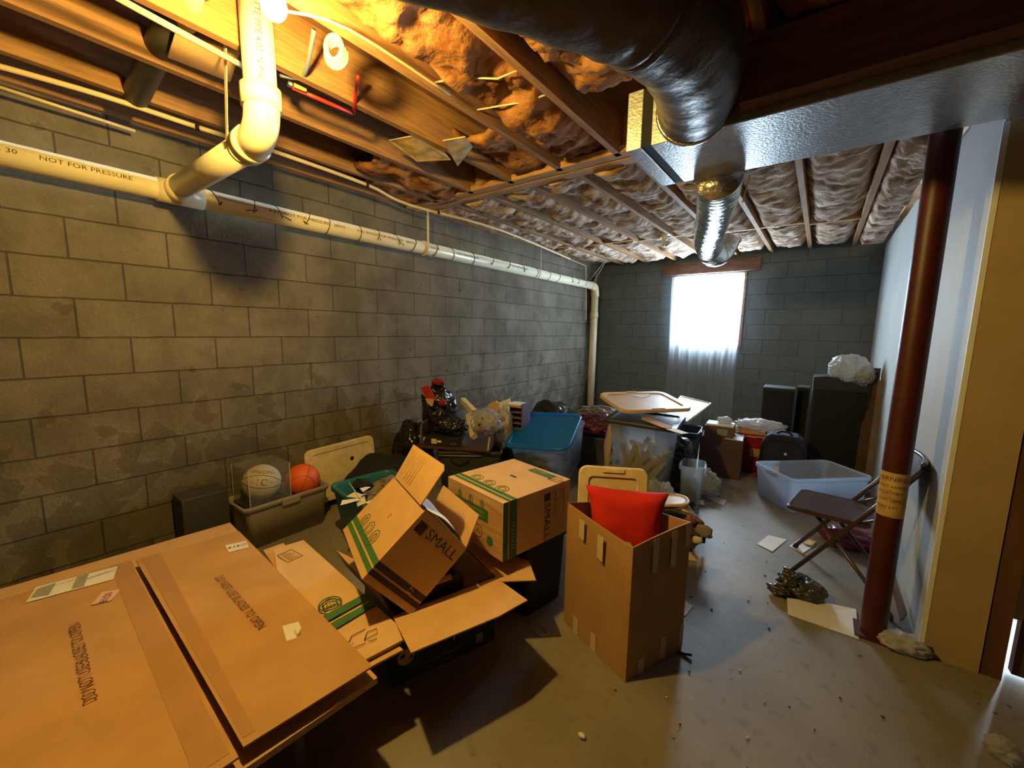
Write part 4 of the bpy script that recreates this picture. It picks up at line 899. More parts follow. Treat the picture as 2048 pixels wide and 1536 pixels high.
yb = -view; xb = Vector((0, 0, 1)).cross(yb) * -1; xb = yb.cross(Vector((0, 0, 1))).normalized(); zb_ = xb.cross(yb)
Rb = Matrix((xb, yb, zb_)).transposed().to_4x4() @ Matrix.Rotation(.22, 4, 'Y') @ Matrix.Rotation(.0, 4, 'X')
ball('basketball', cB, .118, Rb, BW, 'white basketball with a blue interlocked emblem inside the clear display case', deco)
ball('basketball', Vector((.168, .425, .325)), .118, Matrix.Rotation(.9, 4, 'Z') @ Matrix.Rotation(.5, 4, 'X') @ Matrix.Rotation(.5, 4, 'Y'), BO, 'orange basketball in the smoky tote beside the display case')
t = thing('display_case', (.172, .150, .262), 'clear acrylic display case standing in the smoky tote around the white basketball', 'case')
mb = MB(); mb.M = TR(.172, .150, .262) @ rz(.03); hw = .128; hh = .265
for a_, b_ in (((-hw, -hw, .008), (-hw + .003, hw, hh)), ((hw - .003, -hw, .008), (hw, hw, hh)), ((-hw + .003, -hw, .008), (hw - .003, -hw + .003, hh)), ((-hw + .003, hw - .003, .008), (hw - .003, hw, hh)), ((-hw, -hw, hh), (hw, hw, hh + .003))): mb.bb(a_, b_, ACRYL)
for sx in (-1, 1):
    for sy in (-1, 1): mb.bb((sx * hw - .002, sy * hw - .002, .008), (sx * hw + .002, sy * hw + .002, hh), plastic('acrylic_edge', (.85, .78, .6), .35, .05, .4))
mb.build('acrylic_cover', t); mb = MB(); mb.M = TR(.172, .150, .262) @ rz(.03); mb.bb((-hw, -hw, 0), (hw, hw, .0075), BLACKP); mb.build('black_base', t)
MB().bb((.04, -.30, 0), (.22, -.06, .42), CHARC, .006).build('dark_speaker_box', label='plain dark box against the block wall left of the smoky tote', cat='box')
# cream lid leaning on the wall
lM = frame(Vector((.075, .80, .29)), Vector((0, 1, .03)), Vector((-.12, -.03, 1)))
lid('cream_bin_lid', lM, .60, .44, CREAM, .05, 'cream plastic bin lid leaning on the block wall behind the orange basketball', .05)
# teal tote
BM = TR(.855, .60, 0) @ rz(-.12)
tote('teal_tote', BM, .50, .44, .34, .34, .40, BLUET, 'deep teal plastic tote heaped with papers and cloth, beside the smoky tote', .05, .004, .018)
mb = MB(); blob(mb, (.83, .62, .20), (.19, .16, .19), mat('heap_fabric', (.16, .13, .09), .9, var=.5, sc=9), 3, 4, .2, 3); mb.build('cloth_heap', label='brownish heap of cloth filling the teal tote', cat='cloth')
mb = MB(); blob(mb, (.745, .55, .395), (.07, .055, .035), BLACKF, 5, 4, .35, 2.5); mb.build('black_cloth', label='small black cloth on the left of the teal tote', cat='cloth')
mb = MB(); blob(mb, (.87, .70, .39), (.095, .07, .04), mat('grey_knit', (.17, .15, .12), .95, var=.3, sc=20), 6, 4, .25, 2.5); mb.build('grey_knit', label='grey knitted bundle at the back of the teal tote', cat='cloth')
rnd = random.Random(5)
pl_ = [(712, 992, 12), (722, 1004, -30), (738, 990, 40), (700, 1003, 70), (745, 1006, 5), (730, 978, 100)]
for i, (u, v_, an) in enumerate(pl_):
    c = at(u, v_, 2, .405 + .004 * i); mb = MB(); mb.M = TR(c) @ rz(math.radians(an)) @ Matrix.Rotation(rnd.uniform(-.5, .5), 4, 'X')
    w0, d0 = rnd.uniform(.035, .06), rnd.uniform(.018, .03); mb.slab([(-w0, -d0, 0), (w0, -d0 * .7, .006), (w0 * .8, d0, 0), (-w0 * .7, d0, .008)], .001, PAPER); mb.build('paper_scrap', label='folded white paper scrap among the things in the teal tote', cat='paper', group='paper scraps in the teal tote')
MB().path([at(698, 965, 2, .43), at(728, 1008, 2, .415)], .0028, PAPER, 6).build('white_stick', label='thin white stick lying across the papers in the teal tote', cat='stick')
# black coat on the floor heap
mb = MB(); blob(mb, (.38, .95, .18), (.25, .27, .25), BLACKF, 8, 5, .16, 1.7, 0.002, .4); mb.build('black_coat', label='black coat heaped by the block wall behind the teal tote', cat='clothing')
mb = MB(); mb.path(smooth_path([at(655, 940, 1, .80), at(668, 930, 1, .84), at(690, 928, 1, .86), at(705, 915, 1, .88)], 5), [.014] * 16, BLACKF, 8); mb.build('black_strap', label='black strap reaching from the coat toward the cream wall lid', cat='strap')
mb = MB(); blob(mb, (.20, 1.42, .29), (.18, .17, .30), BLACKBAG, 9, 5, .2, 2.2, .002, .8); mb.build('black_trash_bag', label='matt black trash bag between the coat and the dark desk piece', cat='bag')
# black bin with handle under the desk piece
f0, f1 = Vector((.587, 1.345, 0)), Vector((1.045, 1.70, 0)); ud = (f1 - f0).normalized(); vd = Vector((-ud.y, ud.x, 0)); cen = (f0 + f1) / 2 + vd * .19
BMx = Matrix.Translation(cen) @ rz(math.atan2(ud.y, ud.x))
o = tote('black_bin', BMx, .55, .37, .47, .31, .41, CHARC, 'black plastic bin with a curved handle groove, carrying the dark desk piece', .03, handles=False)
mb = MB(); P_ = [BMx @ Vector((-.16 + .02 * k, -.187 + .0, .335 - .045 * (1 - ((k - 4) / 4) ** 2))) for k in range(9)]; mb.path(P_, .007, BLACKM, 6); mb.build('handle_groove', o)
mb = MB(); P_ = [BMx @ Vector((-.26 + .052 * k, -.199, .375)) for k in range(8)]; mb.path(P_, .006, GREYLEG, 6); mb.build('bright_lip', o)
# desk piece
zd = .440
d0, d1 = Vector((.40, 1.285, zd)), Vector((.985, 1.585, zd)); ud = (d1 - d0).normalized(); vd = Vector((-ud.y, ud.x, 0)); DM = frame(d0, ud, vd); wl = (d1 - d0).length
t = thing('desk_hutch', d0 + ud * wl / 2 + vd * .2, 'dark veneer desk piece with upright ends lying on the black bin, loaded with bags', 'furniture')
mb = MB(); mb.M = DM; mb.bb((0, 0, -.022), (wl, .50, .0), DARKWOOD, .003); mb.build('base_panel', t)
mb = MB(); mb.M = DM; mb.slab([(.0, .10, .001), (.0, .50, .001), (.0, .50, .20), (.0, .12, .16)], .016, VENP, up=(-1, 0, 0)); mb.build('end_panel', t)
mb = MB(); mb.M = DM; mb.slab([(wl - .001, .0, .001), (wl - .001, .26, .001), (wl - .001, .30, .21), (wl - .001, .22, .12), (wl - .001, .06, .10)], .016, DARKWOOD, up=(1, 0, 0)); mb.build('end_panel', t)
# router box on it
rb = thing('black_retail_box', DM @ Vector((.24, .10, .001)), 'flat black retail box with a yellow sticker on the dark desk piece', 'box')
mb = MB(); mb.M = DM; x0 = .085; wb_ = .30
mb.bb((x0, .03, .001), (x0 + wb_, .24, .080), BLACKP, .002)
mb.add([(x0 + .052, .0285, .018), (x0 + .10, .0285, .018), (x0 + .10, .0285, .062), (x0 + .052, .0285, .062)], [(0, 1, 2, 3)], mat('sticker_yellow', (.75, .55, .25), .6)); mb.add([(x0 + .105, .0285, .032), (x0 + .142, .0285, .032), (x0 + .142, .0285, .05), (x0 + .105, .0285, .05)], [(0, 1, 2, 3)], PAPER)
mb.text('ll.-2', frame((x0 + .25, .0285, .028), (1, 0, 0), (0, 0, 1)), .03, GREYINK); mb.build('box_body', rb)
mb = MB(); blob(mb, DM @ Vector((.235, .20, .155)), (.165, .12, .082), BLACKBAG, 12, 5, .24, 2.6, zd + .083, 1.0); mb.build('black_trash_bag', label='glossy black trash bag lying on the flat black retail box', cat='bag')
tb = DM @ Vector((.085, .36, .235)); mb = MB(); blob(mb, tb, (.15, .13, .25), BLACKBAG, 14, 5, .22, 2.2, zd + .002, .9); 
mb.build('black_trash_bag', label='upright black trash bag with red clothing showing at its top left of the heap', cat='bag')
mb = MB(); mb.slab([at(842, 775, 1, 1.50), at(858, 770, 1, 1.48), at(872, 800, 1, 1.46), at(853, 796, 1, 1.48)], .006, mat('red_cardboard', (.45, .03, .02), .6)); mb.slab([at(842, 775, 1, 1.50), at(853, 796, 1, 1.485), at(846, 788, 1, 1.50)], .004, PAPERPK); mb.build('red_carton_corner', label='red and pink box corner poking out of the upright trash bag', cat='box')
mb = MB(); mb.slab([at(854, 797, 1, 1.47), at(868, 798, 1, 1.46), at(866, 812, 1, 1.46), at(858, 806, 1, 1.47)], .02, TAN_ if 'TAN_' in globals() else TANP); mb.build('tan_block', label='small tan block sticking out of the upright trash bag', cat='toy')
mb = MB(); blob(mb, at(876, 764, 1, 1.62), (.055, .05, .03), mat('red_knit', (.25, .012, .02), .85, var=.4, sc=30), 15, 4, .35, 3); blob(mb, at(884, 805, 1, 1.55), (.03, .04, .03), MT['red_knit'], 16, 3, .3, 3); mb.build('red_knit', label='dark red knitwear spilling from the upright trash bag', cat='clothing')
# cardboard tube
t0, t1 = at(925, 800, 1, 1.95), at(962, 838, 1, 1.78); mb = MB(); dd = (t1 - t0).normalized()
sq = frame(t0, dd.cross(Vector((0, 0, 1))), dd.cross(dd.cross(Vector((0, 0, 1)))))
mb.M = frame(t0, Vector((0, 0, 1)).cross(dd), dd.cross(Vector((0, 0, 1)).cross(dd)))
for a_, b_ in (((-.025, -.025, 0), (.025, -.02, .30)), ((-.025, .02, 0), (.025, .025, .30)), ((-.025, -.02, 0), (-.02, .02, .30)), ((.02, -.02, 0), (.025, .02, .30))): mb.bb(a_, b_, CREAM)
mb.build('cardboard_sleeve', label='long pale cardboard sleeve leaning among the bags on the desk piece', cat='carton')
t0, t1 = at(938, 830, 1, 1.84), at(948, 874, 1, 1.66); MB().path([t0, t1], .035, CREAM, 4, smooth=False).build('carton_corner', label='cream carton corner behind the glossy black bag', cat='carton')
MB().path(smooth_path([at(915, 798, 1, 1.98), at(914, 782, 1, 1.98), at(922, 778, 1, 1.98), at(935, 784, 1, 1.98), at(948, 800, 1, 1.95)], 6), .0022, STEEL, 5).build('wire_loop', label='thin wire loop rising over the cardboard sleeve', cat='wire')
# beige bundle in clear bag
cc = at(970, 845, 1, 1.72); t = thing('bagged_bundle', cc - Vector((0, 0, .1)), 'beige bundle tied in a clear plastic bag on the desk piece', 'bag')
mb = MB(); blob(mb, cc, (.095, .085, .085), mat('beige_cloth', (.42, .30, .15), .9, var=.5, sc=18, c2=(.55, .42, .26)), 21, 4, .18, 2.4, zd + .01); mb.build('bundle', t)
mb = MB(); blob(mb, cc + Vector((.01, 0, .01)), (.125, .10, .105), FILM, 22, 5, .26, 2.6, zd + .003, 1.0); mb.build('clear_bag', t)
for u, v_, r_ in ((965, 837, .008), (958, 850, .012)): mb = MB(); blob(mb, at(u, v_, 1, 1.60), (r_, r_, r_), INK, 2, 3, .1); mb.build('dark_spot', t)
# white carton behind + brown wedge
mb = MB(); mb.slab([at(998, 805, 1, 2.35), at(1020, 797, 1, 2.42), at(1023, 808, 1, 2.42), at(1012, 868, 1, 2.35), at(1000, 868, 1, 2.30)], .05, PAPER); mb.build('white_carton', label='white carton standing behind the black media rack', cat='carton')
mb = MB(); mb.slab([at(978, 812, 1, 2.3), at(996, 803, 1, 2.34), at(1002, 825, 1, 2.3), at(980, 822, 1, 2.28)], .04, CARD); mb.build('brown_carton', label='small brown carton next to the white carton', cat='carton')
# clear bag with red things
cc = at(1007, 845, 1, 1.95); t = thing('clear_bag_of_toys', cc - Vector((0, 0, .1)), 'clear plastic bag with red and orange things between bundle and media rack', 'bag')
mb = MB(); blob(mb, cc - Vector((0, 0, .05)), (.075, .08, .18), FILM, 24, 5, .25, 2.4, None, 1.0); mb.build('clear_bag', t)
for (u, v_, r_, m_) in ((1005, 838, .03, RED), (1012, 855, .028, BO), (1002, 862, .03, MT['beige_cloth'])): mb = MB(); blob(mb, at(u, v_, 1, 1.97), (r_, r_, r_ * .8), m_, u, 3, .25); mb.build('bagged_item', t)
# media rack
RM = frame(at(1018, 898, 1, 2.05), Vector((1, .12, 0)), Vector((-.12, 1, 0)))
t = thing('media_rack', RM.translation, 'black media rack tower with wood coloured shelves, left of the blue lid', 'rack')
hh = (at(1018, 808, 1, 2.05) - at(1018, 898, 1, 2.05)).z; wr_ = .14
mb = MB(); mb.M = RM; mb.bb((wr_ - .012, 0, 0), (wr_, .16, hh + .012), VENP); mb.bb((0, 0, 0), (.01, .16, hh - .02), BLACKP); mb.bb((.01, .15, 0), (wr_ - .012, .16, hh), BLACKP); mb.build('rack_frame', t)
for k in range(6):
    mb = MB(); mb.M = RM; z_ = hh - .02 - .052 * k; mb.bb((.0101, 0, z_ - .008), (wr_ - .0125, .149, z_), LINTEL if k else WOODX); mb.build('shelf', t)
for k in range(2):
    mb = MB(); mb.M = RM; mb.bb((-.03 + .01 * k, -.005, hh - .018 + .013 * k), (wr_ - .018, .13, hh - .006 + .013 * k), (mat('book_tan', (.45, .25, .14), .6) if k == 0 else PAPER)); mb.build('thin_book', label=('lower, tan' if k == 0 else 'upper, white edged') + ' thin book lying on top of the media rack', cat='book', group='books on the rack')
# picture frames behind
mb = MB(); mb.slab([at(1058, 822, 1, 2.6), at(1087, 824, 1, 2.8), at(1072, 842, 1, 2.7), at(1060, 860, 1, 2.6)], .02, DARKWOOD); mb.build('picture_frame', label='dark picture frame lying behind the media rack', cat='frame')
# floor support heap beneath (grey box)
mb = MB(); mb.M = TR(.62, 2.45, 0) @ rz(.4); mb.bb((-.28, -.28, 0), (.20, .30, .34), CHARC, .01); mb.build('storage_chest', label='dark chest under the rack and cartons by the block wall', cat='trunk')
# ---- clear tote with blue lid
f0 = Vector((1.04, 1.80, 0)); Nn = Vector((1.50, 1.95, .45)); LU = Vector((.985, .17, .0)).normalized(); LV = Vector((-.16, .93, .26)); LV = (LV - LU * LV.dot(LU)).normalized(); LN = LU.cross(LV); ML = frame(Nn - LU * .27 + LV * .29 - LN * .41, LU, LV)
tote('clear_tote', ML, .54, .58, .46, .48, .41, CLEART, 'large clear plastic tote of green cloth, its translucent blue lid askew', .05, .004, .016)
mb = MB(); blob(mb, ML @ Vector((0, 0, .19)), (.19, .20, .16), mat('mixed_cloth', (.20, .22, .15), .9, var=.3, sc=7, c2=(.50, .46, .38)), 31, 5, .16, 2.2, None, .5, ML.to_3x3()); mb.build('cloth_heap', label='green and grey cloths filling the blue lidded clear tote', cat='cloth')
BL = plastic('blue_lid_film', (.01, .22, .72), .12, .3, .35)
q0, q1, q2, q3 = at(1003, 896, 2, .44), at(1100, 900, 2, .43), at(1190, 838, 2, .60), at(1090, 830, 2, .55)
q0, q1 = at(1001, 892, 1, 1.70), at(1088, 897, 1, 1.88); 
cx = ML @ Vector((-.02, -.02, .418))
t = lid('blue_tote_lid', frame(cx, LU + LV * .10 + LN * .05, LV - LU * .10 + LN * .06), .60, .62, BL, .09, 'translucent blue lid resting askew on the large clear tote', .04, .022)
# purple jackets and bags behind
mb = MB(); blob(mb, (.64, 3.15, .30), (.30, .26, .31), BLACKBAG, 33, 5, .14, 2, .002, .7); mb.build('black_trash_bag', label='black trash bag behind the blue lidded tote near the block wall', cat='bag')
mb = MB(); blob(mb, (1.32, 3.0, .46), (.27, .16, .10), PURPLE, 34, 5, .28, 2.6, None, 1); mb.build('maroon_jacket', label='crumpled maroon nylon jacket behind the blue lid and the standing drain pipe', cat='clothing')
mb = MB(); blob(mb, (1.22, 3.3, .52), (.24, .14, .07), mat('striped_grey', (.10, .09, .10), .6, var=.6, sc=14, c2=(.35, .32, .34), stretch=(1, 8, 1)), 35, 5, .3, 2.6, None, 1); mb.build('striped_cloth', label='black and grey striped cloth on the maroon jacket', cat='clothing')
mb = MB(); mb.M = TR(1.28, 3.05, 0) @ rz(.2); mb.bb((-.30, -.2, 0), (.25, .2, .35), CHARC, .01); mb.build('dark_bin', label='dark bin under the maroon jacket', cat='bin')
mb = MB(); blob(mb, (1.655, 2.66, .31), (.10, .11, .34), mat('pillow_beige', (.48, .40, .28), .9, var=.1), 36, 4, .14, 2, .003); mb.build('beige_pillow', label='beige pillow squeezed between the two large clear totes', cat='pillow')
mb = MB(); blob(mb, (1.735, 2.44, .26), (.035, .05, .27), mat('zebra_cloth', (.02, .018, .018), .8, var=.9, sc=30, c2=(.35, .33, .3)), 37, 4, .2, 3, .003); mb.build('striped_bag', label='black and white striped bag left of the tote of wooden pieces', cat='bag')
# ---- tall clear tote of wooden pieces
OM = TR(2.005, 2.42, 0.002) @ rz(.10) @ Matrix.Rotation(.0, 4, 'Y')
tote('tall_clear_tote', OM, .50, .40, .38, .30, .70, CLEART, 'tall clear tote of beige wooden pieces under the dark lid and the tan lid', .045, .004, .014)
rnd = random.Random(11)
for i in range(30):
    x, y = rnd.uniform(-.16, .16), rnd.uniform(-.13, .10); tl_ = rnd.uniform(.0, .9); rr_ = Matrix.Rotation(tl_ * rnd.choice((-1, 1, 1)), 3, 'Y') @ Matrix.Rotation(rnd.uniform(-.3, .3), 3, 'X')
    mb = MB(); mb.M = OM; mb.box((x * .7, y, .20 + .22 * rnd.random()), (.042, .012, .34), mat('beech_slat', (.58, .42, .24), .6, var=.12), rr_); mb.build('wooden_slat', label='beige wooden slat standing inside the tall clear tote', cat='slat', group='wooden slats in the tall clear tote')
lM = frame(OM @ Vector((.0, .0, .705)), Vector((.995, .10, -.02)), Vector((-.10, .99, .06)))
lid('dark_tote_lid', lM, .58, .47, mat('dark_lid_plastic', (.035, .04, .055), .4), .05, 'dark grey lid under the tan lid on the tall clear tote', .05, .03)
TLm = frame(Vector((1.925, 2.59, .825)), Vector((.43, .53, .0)), Vector((-.33, .355, .075)))
t = lid('tan_bin_lid', TLm, .68, .49, TANP, .09, 'large tan plastic lid lying tilted on top of the tall clear tote', .06, .03)
mb = MB(); mb.M = TLm; mb.slab([(-.16, .20, .024), (.16, .21, .024), (.14, .12, .024), (.02, .08, .024), (-.03, .15, .024)], .002, PAPER, up=(0, 0, 1)); mb.build('paper_sheet', label='torn white paper on the tan bin lid', cat='paper')
mb = MB(); p = OM @ Vector((.13, -.20, .74)); mb.M = frame(p, Vector((.80, -.35, -.10)), Vector((.35, .9, .0))); 
L_ = [rrect(.27, .10, .045, 6, 0), rrect(.27, .10, .045, 6, .006)]; mb.rings(L_, CARDR); mb.build('brown_board', label='brown rounded board jutting from under the tan lid', cat='board')
mb = MB(); mb.M = frame(p + Vector((.12, -.06, -.012)), Vector((.9, -.35, -.06)), Vector((.35, .9, .0))); mb.slab([(0, -.04, 0), (.13, -.035, 0), (.14, .03, 0), (.02, .04, 0)], .004, PAPER, up=(0, 0, 1)); mb.build('white_envelope', label='white envelope under the brown rounded board', cat='paper')
# clear bags round the foot
t = thing('clear_plastic_bag', (2.22, 2.1, 0), 'loose clear plastic bag slumped at the foot of the tall clear tote', 'bag')
mb = MB(); blob(mb, (2.24, 2.08, .13), (.16, .11, .18), FILM, 41, 5, .3, 2.2, .002, 1); mb.build('film', t)
mb = MB(); blob(mb, (2.26, 2.02, .07), (.06, .05, .07), PURPLE, 42, 4, .2, 3, .003); mb.build('maroon_item', t)
# black tote at right, small clear tote
mb = MB(); blob(mb, (2.17, 2.82, .26), (.17, .18, .27), BLACKBAG, 43, 5, .12, 2, .002, .6); mb.build('black_trash_bag', label='black trash bag right behind the tall clear tote', cat='bag')
tote('small_clear_tote', TR(2.385, 2.52, 0) @ rz(.15), .17, .24, .14, .20, .39, CLEART, 'narrow clear tote with a bright rim right of the tall clear tote', .03)
mb = MB(); blob(mb, (2.385, 2.52, .14), (.055, .08, .135), mat('olive_cloth', (.08, .09, .05), .9, var=.3), 44, 4, .1, 3, .006); mb.build('olive_cloth', label='olive cloth inside the narrow clear tote', cat='cloth')
tote('blue_grey_bin', TR(2.06, 3.28, 0) @ rz(.1), .40, .36, .34, .30, .50, mat('slate_plastic', (.05, .075, .10), .45), 'slate blue bin behind the tall clear tote', .03)
# ---- grey white bag on the floor
t = thing('white_grocery_bag', (2.40, 2.95, 0), 'crumpled whitish grocery bag lying on the floor beside the totes', 'bag')
mb = MB(); blob(mb, (2.39, 2.95, .085), (.125, .11, .12), BAGW, 45, 5, .3, 2.6, .002, 1); mb.build('bag_film', t)
mb = MB(); sheet(mb, lambda u, v: (2.28 + .32 * u, 2.80 + .13 * v + .04 * math.sin(u * 5), .006 + .012 * abs(noise.noise(Vector((u * 5, v * 4, 2))))), 16, 6, BAGW); mb.build('bag_skirt', t)
mb = MB(); mb.path(smooth_path([(2.38, 2.93, .19), (2.44, 2.93, .20), (2.50, 2.92, .17), (2.54, 2.91, .165)], 4), [.02, .018, .017, .016, .015, .014, .013, .012, .012, .011, .010, .009, .008], BAGW, 8); mb.build('bag_handle', t)
# magazines
for k, (u, v_, an) in enumerate(((1385, 1003, .3), (1372, 1008, .0))):
    c = at(u, v_, 2, .003 + .005 * k); mb = MB(); mb.M = TR(c) @ rz(an); mb.bb((-.09, -.05, 0), (.09, .05, .004), PAPER if k == 0 else PAPERPK); mb.build('magazine', label=('upper' if k else 'lower') + ' pale magazine on the floor in front of the grocery bag', cat='magazine')
# tan oval lid on the patterned bag and black slippers
mb = MB(); mb.M = frame(Vector((2.37, 1.86, .285)), Vector((.85, .45, .10)), Vector((-.42, .9, .05))); L_ = [rrect(.30, .17, .075, 8, 0), rrect(.30, .17, .075, 8, .012), rrect(.28, .15, .07, 8, .016), rrect(.25, .125, .06, 8, .009)]
mb.rings(L_, TANP); mb.build('tan_oval_lid', label='tan oval lid resting on the patterned tote bag', cat='lid')
mb = MB(); blob(mb, (2.40, 2.12, .20), (.10, .05, .035), BLACKF, 47, 4, .2, 3); mb.build('black_slipper', label='black slipper shaped cloth above the tan oval lid', cat='clothing')
PATT = mat('patterned_fabric', (.03, .015, .015), .8, var=.5, sc=11, c2=(.32, .20, .15), detail=2)
t = thing('patterned_tote_bag', (2.46, 1.85, 0), 'black tote bag with a cream and maroon pattern slumped behind the tall carton', 'bag')
mb = MB(); blob(mb, (2.46, 1.86, .13), (.155, .13, .15), PATT, 48, 5, .15, 2, .003, .5); mb.build('bag_body', t)
mb = MB(); mb.path(smooth_path([(2.36, 1.80, .22), (2.45, 1.74, .27), (2.56, 1.78, .24), (2.62, 1.86, .14), (2.62, 1.9, .05)], 6), .012, BLACKF, 8); mb.build('bag_handle', t)
for (u, v_, r_, m_) in ((1408, 1062, .05, mat('taupe_print', (.30, .24, .18), .8)), (1380, 1040, .035, mat('rose_print', (.35, .10, .12), .8)), (1395, 1080, .03, CREAM)): mb = MB(); blob(mb, at(u, v_, 1, 1.76), (r_, .012, r_ * .8), m_, u, 3, .3); mb.build('print_patch', t)
MB().slab([at(1368, 1118, 2, .004), at(1372, 1095, 2, .004), at(1396, 1122, 2, .004)], .003, CARD2, up=(0, 0, 1)).build('cardboard_scrap', label='small cardboard scrap behind the tall carton on the floor', cat='cardboard')
MB().slab([at(1362, 1225, 2, .004), at(1366, 1198, 2, .004), at(1386, 1212, 2, .004), at(1370, 1232, 2, .004)], .003, PAPER, up=(0, 0, 1)).build('paper_scrap', label='white paper corner on the floor at the right side of the tall carton', cat='paper')
# ---- back row: framed board, brown box, red tote, suitcase, speakers, cabinet
mb = MB(); A_, B_, C_, D_ = at(1362, 793, 2, .66), at(1421, 807, 2, .66), at(1375, 845, 2, .55), at(1325, 833, 2, .55)
t = thing('framed_board', C_, 'bright white framed board slanting on the brown box below the window', 'board')
mb.slab([A_, B_, C_, D_], .010, WHITEP, up=(0, 0, 1)); mb.build('board_face', t)
mb = MB(); 
for a_, b_ in ((A_, B_), (B_, C_), (C_, D_), (D_, A_)): mb.path([a_ + Vector((0, 0, .004)), b_ + Vector((0, 0, .004))], .008, PAPER, 6)
mb.build('board_frame', t)
BX = TR(2.38, 3.68, 0) @ rz(.08)
mb = MB(); mb.M = BX; mb.bb((-.17, -.18, 0), (.215, .18, .40), mat('plum_box', (.11, .06, .055), .7, var=.15), .004); mb.build('brown_lower_box', label='plain dark brown box on the floor beside the red tote', cat='box')
mb = MB(); mb.M = BX; mb.bb((-.14, -.15, .401), (.125, .10, .51), mat('brown_box_print', (.14, .085, .06), .7, var=.1), .003); mb.add([(-.02, -.1515, .43), (.07, -.1515, .43), (.07, -.1515, .49), (-.02, -.1515, .49)], [(0, 1, 2, 3)], GREYINK); mb.build('small_brown_box', label='small brown box with a pale label stacked under the white framed board', cat='box')
mb = MB(); mb.M = BX; mb.bb((-.13, -.14, .511), (.12, .06, .53), PAPER, .003); mb.build('white_book', label='thick white book on the small brown box', cat='book')
mb = MB(); mb.M = BX; blob(mb, (.03, -.02, .56), (.07, .05, .035), BAGW, 51, 4, .3, 3); mb.build('white_item', label='small crumpled white plastic on the white book', cat='plastic')
MB().slab([BX @ Vector(p) for p in ((.05, -.178, .404), (.213, -.178, .404), (.205, .0, .404), (.13, -.03, .404))], .003, PAPER, up=(0, 0, 1)).build('paper_sheet', label='pale sheet lying on the plain dark brown box beside the red tote', cat='paper')
tote('red_tote', TR(2.66, 4.02, 0) @ rz(.05), .34, .34, .27, .28, .42, REDT, 'red plastic tote with a yellowish label left of the black suitcase', .04)
mb = MB(); mb.M = TR(2.66, 4.02, 0) @ rz(.05); mb.slab([(-.03, -.170, .18), (.10, -.170, .18), (.10, -.184, .27), (-.03, -.184, .27)], .002, YEL, up=(0, -1, 0)); mb.text('TOYS', frame((.035, -.1815, .225), (1, 0, 0), (0, -.13, 1)), .04, CARD2); mb.build('tote_label', label='yellowish printed label stuck on the red tote', cat='label')
mb = MB(); mb.M = TR(2.63, 3.86, .405); sheet(mb, lambda u, v: (-.17 + .30 * u, -.03 + .22 * v, .03 + .03 * math.sin(v * 3) - .05 * (1 - v) ** 3 + .015 * noise.noise(Vector((u * 4, v * 4, 0)))), 16, 10, CARDR); mb.build('brown_paper', label='crumpled brown paper draped over the red tote', cat='paper')
mb = MB(); blob(mb, (2.70, 4.02, .485), (.20, .13, .055), plastic('silver_film', (.75, .76, .82), .15, .12, .3), 53, 5, .3, 3.4, None, 1); mb.build('plastic_wrap', label='shiny crumpled plastic wrap on top of the red tote', cat='plastic')
t = thing('black_suitcase', (2.93, 3.72, 0), 'dark navy suitcase standing behind the frosted tote', 'suitcase')
mb = MB(); loops = []
for zz, k in ((.0, .92), (.02, 1), (.30, 1), (.40, .93), (.46, .78), (.49, .55)): loops.append(rrect(.38 * k, .22 * (.9 + .1 * k), .06 * k, 6, zz, 2.93, 3.74))
mb.rings(loops, NAVY, True, True, True); sbd = mb.build('suitcase_body', t)
mb = MB(); mb.path(smooth_path([(2.86, 3.70, .48), (2.90, 3.69, .515), (2.96, 3.69, .515), (3.0, 3.70, .48)], 5), .009, BLACKF, 8); mb.build('carry_handle', t)
mb = MB(); mb.box((2.955, 3.628, .315), (.022, .004, .022), PAPER); mb.build('badge', sbd, label='small pale badge')
mb = MB(); mb.path([(2.76, 3.632, .06), (2.76, 3.632, .36), (2.84, 3.632, .43), (3.02, 3.632, .43), (3.10, 3.632, .36), (3.10, 3.632, .06)], .005, BLACKM, 6); mb.build('zip_seam', sbd)
def speaker(name, x, y, w, d_, h, ang, label):
    t_ = thing(name, (x, y, 0), label, 'speaker'); M = TR(x, y, 0) @ rz(ang)
    mb = MB(); mb.M = M; mb.bb((-w / 2, -d_ / 2, 0), (w / 2, d_ / 2, h), SPKC, .006); mb.build('cabinet', t_)
    mb = MB(); mb.M = M; mb.bb((-w / 2 + .015, -d_ / 2 - .016, .03), (w / 2 - .015, -d_ / 2 - .001, h - .03), mat('speaker_cloth', (.018, .017, .016), .95, var=.2, sc=80), .005); mb.build('front_grille', t_)
speaker('floor_speaker', 2.80, 4.52, .30, .30, .86, .04, 'black floor speaker in the middle of the back row, left of the larger ones')
speaker('floor_speaker', 3.02, 4.80, .12, .28, .86, .0, 'narrow black speaker half hidden between the floor speaker and the big cabinet')
t = thing('black_cabinet_speaker', (3.32, 4.38, 0), 'tallest black cabinet speaker, with the white bag on its top, by the partition', 'speaker')
mb = MB(); M = TR(3.325, 4.40, 0) @ rz(.02); mb.M = M
prof = [(-.225, 1.02), (-.12, 1.035), (0, 1.02), (.09, .985), (.16, .955), (.225, .97)]
vs = []
for y_ in (-.17, .17):
    vs += [(x, y_, z) for x, z in prof] + [(.225, y_, 0), (-.225, y_, 0)]
n_ = 8; mb.add(vs, [tuple(range(n_)), tuple(range(2 * n_ - 1, n_ - 1, -1))] + [(i, i + n_, (i + 1) % n_ + n_, (i + 1) % n_) for i in range(n_)], SPKC); mb.build('cabinet', t, weld=True)
mb = MB(); mb.M = M; mb.bb((-.205, -.186, .04), (.205, -.1705, .90), MT['speaker_cloth'], .005); mb.build('front_grille', t)
